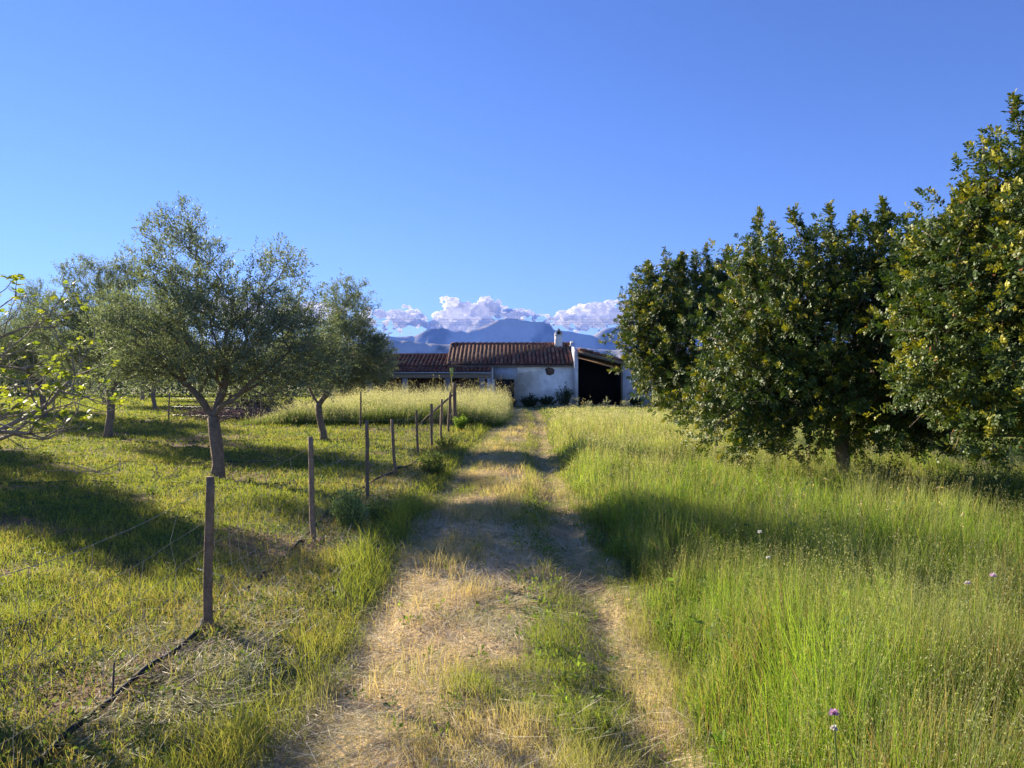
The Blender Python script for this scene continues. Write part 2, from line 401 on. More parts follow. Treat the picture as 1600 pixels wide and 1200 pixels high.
def olive_tree(name_label, loc, lobes, trunk, seed, natt=900, nsh=4, nl=11, leafL=.055, group='olive trees in the orchard', cat='olive tree', base_r=.12):
    r_ = np.random.default_rng(seed)
    att = lobes_pts(lobes, natt, r_, .35); att = att+r_.normal(0, .07, att.shape)
    A, par, tips = grow(trunk, att, r_, .3)
    root = empty('olive_tree', loc, 0, name_label, cat, group)
    m, r, w_ = wood(A, par, base_r, .0028, 2.0, .0, 12, (.25, .185, .13), flare=1.5)
    m.build('trunk', M_bark, root, smooth=True)
    T = A[tips]; ctr = T.mean(0); n = len(T)
    pdir = unit(T-A[par[tips]])
    # shoots
    P0 = np.repeat(T, nsh, 0)+r_.normal(0, .06, (n*nsh, 3))
    D0 = np.repeat(unit(T-ctr*np.array([1, 1, .9])), nsh, 0)*.7+np.repeat(pdir, nsh, 0)*.4+r_.normal(0, .6, (n*nsh, 3))+np.array([0, 0, .35])
    D0 = unit(D0); Ls = r_.uniform(.12, .30, n*nsh)
    # leaves along shoot
    k = np.arange(nl)/nl
    q = np.repeat(k[None], n*nsh, 0).ravel()
    P = np.repeat(P0, nl, 0); D = np.repeat(D0, nl, 0); L = np.repeat(Ls, nl)
    rad = unit(np.cross(D, r_.normal(size=D.shape)))
    sag = np.zeros_like(P); sag[:, 2] = -.12*L*q*q
    pos = P+D*(L*q)[:, None]+sag
    ax = unit(D*.75+rad*.8+r_.normal(0, .15, D.shape))
    nm = unit(np.cross(ax, rad)+r_.normal(0, .5, ax.shape))
    cl = fbm3(pos*1.6, seed, 3)
    base = mixc((.085, .11, .055), (.20, .22, .125), np.clip(cl+r_.normal(0, .2, len(cl)), 0, 1))
    c = MB(); c.leaves(pos, ax, nm, leafL*r_.uniform(.7, 1.25, len(pos)), leafL*.27*r_.uniform(.8, 1.2, len(pos)), base)
    c.build('crown', M_olive, root)
    return root
def chaikin(P, k=2):
    P = np.array(P, float)
    for _ in range(k):
        Q = [P[0]]
        for a, b in zip(P[:-1], P[1:]): Q += [a*.75+b*.25, a*.25+b*.75]
        P = np.array(Q+[P[-1]])
    return P
def trunk_chain(*stems):
    """first stem is the trunk from the ground; others start at the node index given"""
    out = [(None, [np.array(p, float) for p in stems[0]])]
    for s in stems[1:]:
        out.append((s[0], list(chaikin([stems[0][s[0]]]+list(s[1]))[1:])))
    return out
z1 = float(gz(-4.7, 11.9))
olive1 = olive_tree('largest olive tree, with a leafy top spire', (-4.72, 11.9, z1),
    [(-.5,-.2,3.45,.58,.6,.85,1.3),(1.05,-.25,3.0,.50,.6,.72,1.3),(-1.05,0,2.35,.85,1.1,.75,1),(-.1,0,2.3,.9,1.3,.75,1),(1.05,0,2.15,.85,1.1,.75,1),(-1.35,0,1.75,.5,.7,.42,.9),(.3,0,2.75,.45,.6,.4,.5),(1.5,0,1.85,.5,.7,.5,.9),(.1,.4,1.65,1.0,.7,.35,.7),(-.2,0,3.0,.6,.6,.6,.8)],
    trunk_chain([(0,0,-.1),(.0,0,.25),(-.02,0,.5),(-.05,0,.75),(-.09,0,1.0),(-.16,0,1.15)], (4,[(-.28,0,1.3),(-.45,.05,1.45),(-.62,.05,1.6),(-.82,.1,1.72)]), (4,[(-.02,.05,1.25),(.05,.1,1.5),(.1,.1,1.8),(.05,.1,2.15)]), (4,[(.1,-.1,1.22),(.28,-.15,1.25),(.42,-.15,1.42),(.6,-.15,1.6),(.85,-.1,1.8)])),
    101, 1350, 6, 11, .056, base_r=.092)
z2 = float(gz(-4.8, 19))
olive2 = olive_tree('rightmost olive tree, small and dark, with a forked trunk before the tall oats', (-4.8, 19, z2),
    [(.62,0,3.35,.62,.7,.8,1.1),(.55,0,2.3,1.0,1.2,.8,1),(-.55,0,2.2,.75,1,.65,1),(1.3,0,2.1,.5,.8,.6,1),(.3,0,1.75,.9,.9,.4,.7)],
    trunk_chain([(0,0,-.1),(-.04,0,.2),(-.1,0,.45),(-.15,0,.7),(-.17,0,.95)], (4,[(-.3,0,1.15),(-.42,0,1.4)]), (4,[(-.02,0,1.15),(.12,0,1.35),(.25,0,1.6),(.3,0,1.9)])),
    102, 950, 6, 11, .064, base_r=.082)
z3 = float(gz(-10.9, 20))
olive3 = olive_tree('olive tree with a straight bare trunk just right of the fig branches', (-10.9, 20, z3),
    [(-.5,0,4.0,.85,.9,.8,1),(.45,0,4.0,.6,.8,.9,1),(-1.25,0,3.0,.75,1,.8,1),(.5,0,2.5,1.2,1.2,.9,1),(-.8,0,2.0,.8,1,.6,1),(0,0,3.0,1,1,.7,1)],
    trunk_chain([(-.03,0,-.1),(.0,0,.25),(.05,0,.6),(.06,0,.95),(.02,0,1.25)], (4,[(-.2,0,1.5),(-.45,0,1.75)]), (4,[(.2,0,1.5),(.35,0,1.9)])),
    103, 1100, 6, 11, .066, base_r=.095)
def T(src, x, y, rz, s, label): return copy_tree(src, (x, y, float(gz(x, y))), R(rz), s, label, 'olive trees in the orchard')
T(olive3, -10.5, 13.2, 130, .84, 'olive tree standing just outside the left edge behind the fig')
T(olive1, -17.4, 27.5, 70, 1.15, 'olive tree at the left edge behind the fig branches')
T(olive3, -16.2, 33.5, 200, .95, 'small olive seen low between the straight trunked and largest olives')
T(olive2, -17.5, 19.5, 10, 1.2, 'olive tree outside the left edge in the second row')
T(olive1, -24.5, 34, 20, 1.2, 'far olive tree at the left edge, dark behind the fig branches')
T(olive2, -22, 40, 40, 1.4, 'far olive tree half hidden behind the straight trunked olive')
T(olive3, -26, 52, 90, 1.3, 'farthest olive tree on the left, at the back of the orchard')

CARN = dict(group='carob trees along the meadow', cat='carob tree')
def carob_tree(label, loc, lobes, trunk, seed, natt, leafL, spires, base_r=.13, nsh=3, yf=.34):
    r_ = np.random.default_rng(seed)
    att = lobes_pts(lobes, natt, r_, .6); att = att+r_.normal(0, .13, att.shape)
    hi_ = np.argsort(-att[:, 2]-.5*np.abs(att[:, 0]))[:160]; ex_ = r_.choice(hi_, 9, replace=False)
    spires = list(spires)+[(att[q][0], att[q][1], att[q][2]-.1, r_.uniform(.25, .5)) for q in ex_]
    ctr = att.mean(0)
    A, par, tips = grow(trunk, att, r_, .3)
    root = empty('carob_tree', loc, 0, label, CARN['cat'], CARN['group'])
    m, r, w_ = wood(A, par, base_r, .004, 2.3, 0, 12, (.26, .2, .15), 1.25)
    T_ = A[tips]; n = len(T_); pdir = unit(T_-A[par[tips]])
    # outer tips get more shoots
    P0 = np.repeat(T_, nsh, 0)+r_.normal(0, .06, (n*nsh, 3))
    out = unit(np.repeat(T_, nsh, 0)-ctr)
    D0 = unit(out*.7+np.repeat(pdir, nsh, 0)*.4+r_.normal(0, .45, (n*nsh, 3))+np.array([0, 0, .7]))
    Ls = r_.uniform(.12, .26, n*nsh)
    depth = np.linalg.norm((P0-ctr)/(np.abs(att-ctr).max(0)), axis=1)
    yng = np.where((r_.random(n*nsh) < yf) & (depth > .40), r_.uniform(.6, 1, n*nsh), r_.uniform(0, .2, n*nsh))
    if len(spires):
        sp = np.array(spires, float)
        for (x, y, z, l) in sp:
            q = int(np.argmin(np.linalg.norm(A-np.array([x, y, z]), axis=1)))
            A0 = A[q]; B = np.array([x+r_.normal(0, .04), y, z+l]); m.tube(np.array([A0, A0*.5+B*.5+[.02, 0, 0], B]), [.012, .008, .003], 5, (.2, .14, .1))
            kk = int(l/.045)+2
            for i in range(kk):
                f = i/kk; p = A0*(1-f)+B*f
                P0 = np.vstack([P0, p[None]]); D0 = np.vstack([D0, unit((np.array([[r_.normal(0, .5*(1-f)), r_.normal(0, .5*(1-f)), 1.0]])))])
                Ls = np.append(Ls, .14); yng = np.append(yng, .75 if f > .6 else .25)
    m.build('trunk', M_bark, root, smooth=True)
    ns = len(P0); nc = 7                    # compound leaves per shoot
    q = np.repeat(((np.arange(nc)+.5)/nc)[None], ns, 0).ravel()
    P = np.repeat(P0, nc, 0); D = np.repeat(D0, nc, 0); L = np.repeat(Ls, nc); Y = np.repeat(yng, nc)
    rad = unit(np.cross(D, r_.normal(size=D.shape)))
    rp = P+D*(L*q)[:, None]
    rdir = unit(D*(.45+.7*q[:, None])+rad*(1.1-.6*q[:, None]))
    rl = leafL*2.6*(1.05-.45*q)             # rachis length
    nleaf = 4                               # pairs
    k = np.tile(np.repeat((np.arange(nleaf)+1)/nleaf, 2), len(rp)); sgn = np.tile(np.tile([1., -1.], nleaf), len(rp))
    P = np.repeat(rp, 2*nleaf, 0); D = np.repeat(rdir, 2*nleaf, 0); RL = np.repeat(rl, 2*nleaf); Y = np.repeat(Y, 2*nleaf); Q = np.repeat(q, 2*nleaf)
    up = unit(np.cross(np.repeat(rad, 2*nleaf, 0), D)+1e-6); nn = unit(np.cross(D, up))
    nrm = np.cross(up, D); nrm = unit(nrm+r_.normal(0, .35, nrm.shape))
    side = up*sgn[:, None]
    pos = P+D*(RL*k)[:, None]; pos[:, 2] -= .12*RL*k*k
    ax = unit(side*.9+D*.5+r_.normal(0, .15, D.shape))
    sz = leafL*r_.uniform(.75, 1.15, len(pos))*(1-.25*Q)
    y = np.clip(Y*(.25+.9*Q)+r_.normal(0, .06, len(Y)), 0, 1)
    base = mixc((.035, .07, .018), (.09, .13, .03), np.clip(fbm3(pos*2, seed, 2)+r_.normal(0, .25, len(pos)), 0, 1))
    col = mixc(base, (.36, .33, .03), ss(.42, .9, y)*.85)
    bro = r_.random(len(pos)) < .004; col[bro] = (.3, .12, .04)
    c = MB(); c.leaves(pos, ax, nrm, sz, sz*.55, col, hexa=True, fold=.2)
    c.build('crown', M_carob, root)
    return root
# middle tree (trunk visible), 1 px = 9.09 mm
zb = float(gz(4.7, 10.5))
carobB = carob_tree('middle carob tree with its bare trunk showing above the grass and upright shoots on top', (4.7, 10.5, zb-.12),
    [(0,0,2.3,1.75,1.6,1.1,1),(-.8,0,2.9,.9,.9,.85,1),(.5,0,3.0,1.0,1,.85,1),(-1.2,0,1.7,.9,1,.7,1),(1.1,0,1.7,.9,1,.8,1),(0,0,1.25,1.55,1.25,.45,1),(-1.45,-.2,1.2,.75,.8,.42,1.1),(1.3,0,1.25,1.0,1,.45,1),(1.5,.3,2.4,.8,1,1.0,.9)],
    trunk_chain([(0,0,-.1),(.01,0,.3),(.0,0,.6),(-.02,0,.9),(0,0,1.2)], (4,[(-.3,0,1.5),(-.6,0,1.9)]), (4,[(.3,.1,1.5),(.5,0,2)]), (4,[(0,.2,1.6),(0,.1,2.2)])),
    201, 1750, .043, [(-1.15,0,3.55,.5),(-.72,0,3.6,.45),(-.42,.1,3.5,.35),(-.15,0,3.65,.5),(.32,0,3.6,.4),(.58,0,3.7,.5),(.15,0,3.7,.3),(-1.0,.2,3.5,.3),(.95,0,3.5,.35)], .098, 3)
zc = float(gz(4.5, 17))
carobC = carob_tree('leftmost carob tree, farthest back, hiding the right end of the farmhouse', (4.55, 17, zc),
    [(0,0,2.6,1.85,1.7,1.35,1),(-.7,0,3.5,1.0,1,.75,1),(.6,0,3.5,1.1,1,.85,1),(-1.3,0,2.6,.7,1,1.2,1),(-.3,0,1.5,1.4,1.3,.6,1),(1.5,0,2.8,.9,1,1.1,1)],
    trunk_chain([(0,0,-.1),(.01,0,.3),(.0,0,.6),(-.02,0,.9),(0,0,1.2)], (4,[(-.4,0,1.6),(-.7,0,2.1)]), (4,[(.4,.1,1.6),(.6,0,2.2)]), (4,[(0,.2,1.7),(0,.1,2.4)])),
    202, 1600, .047, [(-1.1,0,4.1,.3),(-.6,0,4.2,.25),(-.3,.1,4.15,.35),(-.05,0,4.2,.4),(.5,0,4.3,.3),(-1.4,0,3.9,.3),(.9,0,4.3,.3)], .14, 3)
za = float(gz(6.0, 7.5))
carobA = carob_tree('nearest carob tree, tallest, with yellow shoot tips and cut by the right edge', (6.12, 7.5, za+.03),
    [(0,0,2.3,2.0,1.9,1.4,1),(-.9,0,3.1,.8,.9,.7,1),(.2,0,3.6,1.1,1.1,.7,1),(-1.4,0,1.9,.65,.9,1.0,1),(-.6,0,1.5,1.25,1.3,.5,1),(-1.0,0,2.7,.9,1.2,.7,1)],
    trunk_chain([(0,0,-.1),(.01,0,.3),(.0,0,.6),(-.02,0,.9),(0,0,1.2)], (4,[(-.4,0,1.6),(-.7,0,2.1)]), (4,[(.4,.1,1.6),(.6,0,2.2)]), (4,[(0,.2,1.7),(0,.1,2.4)])),
    203, 1900, .044, [(-1.1,0,3.8,.55),(-.92,.1,3.8,.3),(-.7,.1,4.1,.3),(-1.35,0,3.6,.35),(-1.5,0,3.1,.3),(-.2,0,4.4,.35),(-.5,0,4.2,.3)], .14, 3, .46)

# young fig tree at the left edge
def fig():
    r_ = np.random.default_rng(77)
    root = empty('fig_tree', (-4.9, 5.1, float(gz(-4.9, 5.1))), 0, 'leafing fig tree with bare curved grey branches reaching in from the left edge', 'fig tree')
    att = lobes_pts([(1.25,0,1.72,.85,.8,.5,1),(.2,0,2.0,1.0,1.0,.5,.5),(1.35,-.1,1.38,.75,.7,.3,2)], 300, r_, .5)
    A, par, tips = grow(trunk_chain([(0,0,-.1),(.02,0,.2),(.05,0,.45),(.05,0,.7),(.1,0,.9)], (3,[(.3,0,1.0),(.6,-.05,1.12),(.95,-.05,1.1),(1.3,-.1,1.12)]), (4,[(.3,.1,1.3),(.6,.1,1.5),(1.0,.1,1.52),(1.4,.05,1.5)])), att, r_, .45, .12)
    # upturned tips
    par = list(par); A = list(A); tp = []
    for q in tips:
        if A[q][2] > .9:
            d = A[q]-A[par[q]]; d = d/np.linalg.norm(d); p = A[q]; k = q
            for s_ in range(2):
                d = d+np.array([r_.normal(0, .35), r_.normal(0, .35), .5]); d /= np.linalg.norm(d); p = p+d*.07
                A.append(p); par.append(k); k = len(A)-1
            tp.append(k)
    A = np.array(A); par = np.array(par)
    m, r, w_ = wood(A, par, .055, .003, 2.1, 0, 10, (.30, .26, .21))
    m.build('trunk', M_bark, root, smooth=True)
    c = MB(); Tp = A[tp]; pick = r_.random(len(Tp)) < .8; Tp = Tp[pick]
    k = 5; P = np.repeat(Tp, k, 0)+r_.normal(0, .02, (len(Tp)*5, 3))
    az = r_.uniform(0, 6.28, len(P)); D = np.stack([np.cos(az), np.sin(az), r_.uniform(.0, 1.0, len(P))], 1); D = unit(D)
    Nn = unit(np.cross(np.cross(D, [0, 0, 1.]), D)+r_.normal(0, .2, D.shape))
    L = r_.uniform(.028, .066, len(P)); col = mixc((.20, .27, .05), (.36, .38, .07), r_.random(len(P)))
    c.leaves(P+D*.01, D, Nn, L, L*.6, col, hexa=True, fold=.35)
    az2 = r_.uniform(.5, .9, len(P)); B = np.cross(D, Nn)
    for s_ in (1, -1):                       # side lobes
        c.leaves(P+D*(L*.25)[:, None], unit(D*.7+B*s_*.75), Nn, L*.65, L*.32, col, hexa=True, fold=.2)
    c.build('leaves', M_fig, root)
fig()

# ------------------------------------------------------------------ the farmhouse
H = empty('farmhouse', (0, 0, 0), 0, 'low whitewashed farmhouse with red clay tile roofs, a chimney and a dark open lean to', 'farmhouse')
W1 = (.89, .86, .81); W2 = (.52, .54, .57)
zg = .25
m = MB()
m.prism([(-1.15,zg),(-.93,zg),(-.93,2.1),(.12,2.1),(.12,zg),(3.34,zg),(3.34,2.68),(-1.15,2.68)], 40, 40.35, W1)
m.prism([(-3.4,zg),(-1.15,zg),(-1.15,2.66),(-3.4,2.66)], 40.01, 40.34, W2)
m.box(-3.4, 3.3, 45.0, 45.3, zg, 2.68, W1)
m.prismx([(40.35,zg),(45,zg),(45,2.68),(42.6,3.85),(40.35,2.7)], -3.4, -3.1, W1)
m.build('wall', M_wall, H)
m = MB(); m.box(-1.0, .3, 39.985, 39.996, 1.85, 2.55, (.42, .46, .53)); m.build('plaster_patch', M_wall, H)
m = MB()   # exposed masonry where plaster fell away
r_ = np.random.default_rng(5)
poly = [(1.78,2.42),(1.95,2.5),(2.2,2.46),(2.32,2.35),(2.26,2.14),(2.05,2.06),(1.86,2.12)]
m.prism(poly, 39.985, 39.996, (.16, .11, .085)); m.build('exposed_masonry', M_stone, H)
# gable end wall rising above the roof, between house and lean-to
m = MB(); m.prismx([(39.8,zg),(45.3,zg),(45.3,2.9),(43.0,4.02),(42.2,4.02),(40.6,3.42),(39.8,3.36)], 3.34, 3.56, (.6, .58, .56)); m.build('gable_wall', M_wall, H)
# lean-to on the right
m = MB()
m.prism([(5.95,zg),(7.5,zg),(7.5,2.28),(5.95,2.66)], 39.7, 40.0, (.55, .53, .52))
m.box(7.25, 7.5, 40.0, 45.3, zg, 2.2, (.55, .53, .52)); m.box(3.62, 7.25, 45.0, 45.3, zg, 2.2, (.12, .10, .09))  # back wall coloured dark to stand for shade inside the bay
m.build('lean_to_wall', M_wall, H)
m = MB(); m.prism([(3.62,3.22),(6.1,2.60),(6.1,2.76),(3.62,3.38)], 39.62, 39.78, (.20, .155, .11)); m.box(5.86, 5.95, 39.7, 39.82, zg, 2.62, (.16, .12, .09))
m.build('lintel_beam', M_wood, H)
m = MB(); m.prism([(3.62,zg),(7.24,zg),(7.24,2.2),(3.62,3.2)], 43.4, 43.5, (.02, .017, .016)); m.box(5.98, 6.02, 40.02, 43.3, zg, 2.5, (.02, .017, .016)); m.build('painted_bay_shade', M_dark, H)  # near-black panels paint the shade inside the open lean-to
def tiles(m, p00, p10, p01, pitch=.22, rlen=.36, seed=0, tone=1.0):
    """barrel tiles: p00 lower left, p10 lower right, p01 upper left"""
    r_ = np.random.default_rng(seed); p00, p10, p01 = map(lambda q: np.array(q, float), (p00, p10, p01))
    ex = p10-p00; Lx = np.linalg.norm(ex); ex /= Lx; ey = p01-p00; Ly = np.linalg.norm(ey); ey /= Ly; nz = np.cross(ex, ey)
    nc = int(round(Lx/pitch)); nr = int(math.ceil(Ly/rlen)); th = np.linspace(0, math.pi, 8)
    m.add([p00-nz*.03, p10-nz*.03, p10+ey*Ly-nz*.03, p01-nz*.03, p00-nz*.09, p10-nz*.09, p10+ey*Ly-nz*.09, p01-nz*.09], [[0,1,2,3],[4,7,6,5],[0,4,5,1],[1,5,6,2],[2,6,7,3],[3,7,4,0]], (.10, .06, .05))
    for i in range(nc):
        cx = (i+.5)*Lx/nc
        for j in range(nr):
            y0 = j*Ly/nr-.03; y1 = (j+1)*Ly/nr+.04; jx = r_.normal(0, .006)
            ra, rb = .088, .070; lift = .030
            V = []
            for (yy, rr, lf) in ((y0, ra, lift), (y1, rb, .006)):
                V += [p00+ex*(cx+jx+math.cos(a)*rr)+ey*yy+nz*(math.sin(a)*rr*.95+lf-.03) for a in th]
            for (yy, rr, lf) in ((y0, ra-.014, lift), ):
                V += [p00+ex*(cx+jx+math.cos(a)*rr)+ey*yy+nz*(math.sin(a)*rr*.95+lf-.03) for a in th]
            k = 8; F = [[q, q+1, k+q+1, k+q] for q in range(k-1)]+[[2*k+q, 2*k+q+1, q+1, q] for q in range(k-1)]
            q = r_.random(); c = np.array([.26, .115, .08])*r_.uniform(.55, 1.2)
            if q < .2: c = np.array([.17, .12, .09])*r_.uniform(.7, 1.1)
            if q > .93: c = np.array([.32, .19, .13])
            m.add(V, np.array(F), c*tone)
m = MB()
tiles(m, (-3.55,39.82,2.66), (3.30,39.82,2.66), (-3.55,42.62,3.92), seed=1)
tiles(m, (3.3,45.45,2.62), (-3.55,45.45,2.62), (3.3,42.66,3.90), seed=2)
xx = np.arange(-3.5, 3.3, .34)
for x in xx: m.tube([(x, 42.64, 3.9), (x+.4, 42.64, 3.93)], [.10, .085], 10, np.array([.2, .10, .075])*random.uniform(.7, 1.1))
m.prismx([(39.85,2.6),(42.64,3.82),(45.4,2.58),(45.4,2.5),(39.85,2.52)], -3.46, 3.28, (.25, .2, .16))
roof = m.build('roof', M_tile, H)
m = MB(); n_ = 26
def ztop(x): return 3.44-(x-3.62)*.265
m.prism([(3.62,3.38),(7.7,2.30),(7.7,2.22),(3.62,3.30)], 39.82, 45.4, (.16, .1, .08))
for i in range(int(5.6/.22)):                    # tile columns run down the slope, seen side on: each row steps down
    yy = 39.6+.11+i*.22
    for j in range(12):
        xa = 3.62+j*.34; xb = xa+.38; c = np.array([.22, .11, .08])*random.uniform(.55, 1.25)
        m.tube([(xa, yy, ztop(xa)+.03), (xb, yy, ztop(xb)+.065)], [.07, .088], 8, c)
m.build('lean_to_roof', M_tile, H)
m = MB(); cx_ = 2.66
m.prism([(cx_-.22,3.5),(cx_+.22,3.5),(cx_+.20,4.42),(cx_-.20,4.42)], 42.08, 42.52, (.74, .72, .70))
m.prism([(cx_-.19,4.42),(cx_-.09,4.42),(cx_-.09,4.56),(cx_,4.66),(cx_,4.80),(cx_-.21,4.52)], 42.10, 42.50, (.72, .70, .68))
m.prism([(cx_+.19,4.42),(cx_+.21,4.52),(cx_,4.80),(cx_,4.66),(cx_+.09,4.56),(cx_+.09,4.42)], 42.10, 42.50, (.45, .38, .34))  # right half of the cap coloured darker: its shaded side, painted in
m.prism([(cx_-.09,4.42),(cx_+.09,4.42),(cx_+.09,4.56),(cx_,4.66),(cx_-.09,4.56)], 42.28, 42.34, (.10, .08, .07))
m.prism([(cx_-.235,4.36),(cx_+.235,4.36),(cx_+.235,4.41),(cx_-.235,4.41)], 42.05, 42.55, (.66, .64, .62))
m.build('chimney', M_wall, roof)
# left wing with its own lower roof
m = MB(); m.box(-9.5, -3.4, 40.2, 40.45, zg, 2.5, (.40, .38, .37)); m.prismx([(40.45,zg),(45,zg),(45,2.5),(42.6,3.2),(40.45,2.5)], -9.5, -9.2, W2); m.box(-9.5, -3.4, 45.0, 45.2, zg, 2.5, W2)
m.build('wing_wall', M_wall, H)
m = MB(); tiles(m, (-9.7,39.9,2.56), (-3.56,39.9,2.56), (-9.7,42.6,3.30), seed=3, tone=.95); tiles(m, (-3.56,45.2,2.5), (-9.7,45.2,2.5), (-3.56,42.64,3.28), seed=4)
m.tube([(-9.7, 42.62, 3.28), (-3.56, 42.62, 3.28)], .09, 10, (.3, .15, .1))
m.build('wing_roof', M_tile, H)
m = MB(); tiles(m, (-9.9,38.2,2.24), (-1.1,38.2,2.24), (-9.9,39.88,2.52), seed=6, tone=.85); m.build('porch_roof', M_tile, H)
m = MB(); m.box(-9.95, -1.05, 38.12, 38.19, 2.15, 2.22, (.30, .31, .34)); m.build('gutter', M_wall, H)
m = MB(); m.box(-9.9, -1.1, 38.25, 38.4, 1.9, 2.13, (.24, .20, .16)); m.build('porch_beam', M_wood, H)
for x in (-9.4, -7.4, -5.55, -3.35, -1.55):
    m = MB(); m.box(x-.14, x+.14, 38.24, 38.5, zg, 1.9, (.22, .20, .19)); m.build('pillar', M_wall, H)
m = MB()
x = -9.3
while x < -1.3:
    wd = random.uniform(.10, .17); m.box(x, x+wd-.012, 38.9+random.uniform(0, .03), 38.96, zg, 1.95+random.uniform(-.1, .05), np.array([.15, .075, .05])*random.uniform(.4, 1.3)); x += wd
m.build('porch_boards', M_wood, H)
m = MB()
for k in range(7): m.box(-.93+k*.15, -.93+k*.15+.142, 40.12, 40.17, zg, 2.09, np.array([.035, .03, .035])*random.uniform(.7, 1.2))
m.box(-.93, .12, 40.175, 40.2, zg, 2.09, (.02, .02, .02)); m.build('door', M_wood, H)

# ------------------------------------------------------------------ wire fences
FX = -1.9
fence = empty('wire_fence', (FX, 4.64, float(gz(FX, 4.64))), 0, 'leaning wooden post and wire mesh fence running along the left side of the track', 'fence')
fo = np.array(fence.location)
posts = [(-1.9,2.1,1.05,.03,.0,.032), (-1.9,4.64,1.02,-.0,.0,.032),(-1.93,7.24,1.05,-.055,.02,.030),(-1.9,9.8,1.10,-.03,.0,.028),(-1.9,12.2,.98,-.09,0,.030),(-1.9,15.1,1.02,-.06,0,.028),(-1.9,17.6,1.05,-.02,0,.034),(-1.88,19.6,1.08,.01,0,.034),(-1.86,21.6,1.12,.03,0,.034),(-1.86,24.0,1.45,0,0,.07)]
def post_mesh(h, lx, ly, r, col, k=7):
    m = MB(); n = 9; t = np.linspace(0, 1, n); P = np.stack([lx*t*h+.008*np.sin(t*5+h*9), ly*t*h, -.12+t*(h+.12)], 1)
    m.tube(P, r*.92*(1.06-.12*t), k, col, lump=.08); return m
for (x, y, h, lx, ly, r) in posts:
    c = np.array([.27, .19, .125])*random.uniform(.75, 1.1)
    o = post_mesh(h, lx, ly, r, c, 8).build('post', M_wood, fence); o.location = Vector((x, y, float(gz(x, y))-(.075 if y < 6 else .03)))-Vector(fo)
m = MB(); m.tube([(-1.92, 23.9, 1.25), (-2.5, 24.0, .75), (-3.05, 24.1, .25)], .035, 7, (.2, .15, .1)); m.tube([(-2.02, 24.3, .2), (-2.03, 24.3, 1.35)], .035, 7, (.2, .15, .1))
o = m.build('brace', M_wood, fence); o.location = -Vector(fo)
m = MB(); r_ = np.random.default_rng(9)
for a, b in zip(posts[:-1], posts[1:]):
    n = 14; t = np.linspace(0, 1, n); ha, hb = a[2], b[2]
    pa = [np.array([a[0]+a[3]*f*ha, a[1], float(gz(a[0], a[1]))+f*ha]) for f in (.06, .2, .34, .48, .64, .84)]
    pb = [np.array([b[0]+b[3]*f*min(hb, 1.1), b[1], float(gz(b[0], b[1]))+f*min(hb, 1.1)]) for f in (.06, .2, .34, .48, .64, .84)]
    rows = []
    for i, (p0, p1) in enumerate(zip(pa, pb)):
        sag = (.05+.10*r_.random())*(4*t*(1-t)); side = -.10*(4*t*(1-t))*(i/5)*(1+r_.normal(0, .3))
        W_ = p0[None]*(1-t[:, None])+p1[None]*t[:, None]; W_[:, 2] -= sag; W_[:, 0] += side+r_.normal(0, .006, n)-.045*(1 if i else 1)
        W_[:, 2] = np.maximum(W_[:, 2], gz(W_[:, 0], W_[:, 1])+.02)
        rows.append(W_); m.tube(W_, .0013 if i < 5 else .0016, 4, (.26, .24, .2))
    nv = int((b[1]-a[1])/.155)
    for k in range(1, nv):
        f = k/nv; q = [np.array([np.interp(f, t, rw[:, j]) for j in range(3)]) for rw in rows]
        q = [p+np.array([r_.normal(0, .012), r_.normal(0, .022), 0]) for p in q]
        if r_.random() < .8: m.tube(q[:6 if r_.random() < .5 else 5], .0012, 4, (.30, .28, .24), cap=False)
o = m.build('wire_mesh', M_wire, fence); o.location = -Vector(fo)

fence2 = empty('wire_fence', (-5.0, 23.6, float(gz(-5, 23.6))), 0, 'far cross fence of thin weathered posts at the foot of the tall pale oats', 'fence'); f2 = Vector(fence2.location)
p2 = [(-4.75,23.2,1.15,0,.03),(-8.9,25.5,1.0,0,.028),(-8.6,25.6,1.15,-.12,.028),(-12.3,26.5,1.0,.02,.03)]
for (x, y, h, lx, r) in p2:
    o = post_mesh(h, lx, 0, r, (.17, .13, .10)).build('post', M_wood, fence2); o.location = Vector((x, y, float(gz(x, y))))-f2
m = MB(); m.tube([(-8.5, 25.6, float(gz(-8.5, 25.6))+1.05), (-7.75, 25.5, float(gz(-7.7, 25.5))+.02)], .03, 7, (.12, .09, .07)); o = m.build('brace', M_wood, fence2); o.location = -f2
m = MB()
for hh in (.3, .6, .9): m.tube([(-12.3, 26.5, .2+hh), (-8.9, 25.5, .18+hh), (-4.75, 23.2, .15+hh), (-1.9, 24, .2+hh)], .002, 4, (.35, .33, .3))
o = m.build('wire', M_wire, fence2); o.location = -f2
m = MB(); m.tube([(-1.93, 23.85, 1.3), (-1.95, 23.83, 2.05)], .018, 6, (.35, .33, .12)); m.add(*[[(-1.99,23.8,1.98),(-1.90,23.8,1.98),(-1.87,23.82,2.12),(-2.02,23.82,2.12)], [[0,1,2,3]]], (.55, .6, .15)); m.box(-2.0, -1.9, 23.81, 23.87, 1.85, 2.1, (.5, .55, .15))
tag(m.build('stake', M_wood), 'thin stake with a yellow green cap tied to the big end post', 'stake')

# power lines far beyond the house
for i, (z, lab) in enumerate(((13.1, 'topmost of the three thin power cables crossing the clouds'), (12.65, 'middle one of the three thin power cables crossing the clouds'), (12.2, 'lowest of the three thin power cables crossing the clouds'))):
    x = np.linspace(-170, 170, 60); m = MB(); m.tube(np.stack([x, 130+0*x, z+.6*(x/100)**2*.3-.2], 1), .022, 4, (.35, .36, .4))
    tag(m.build('power_cable', M_wire), lab, 'cable', 'power cables behind the farmhouse')

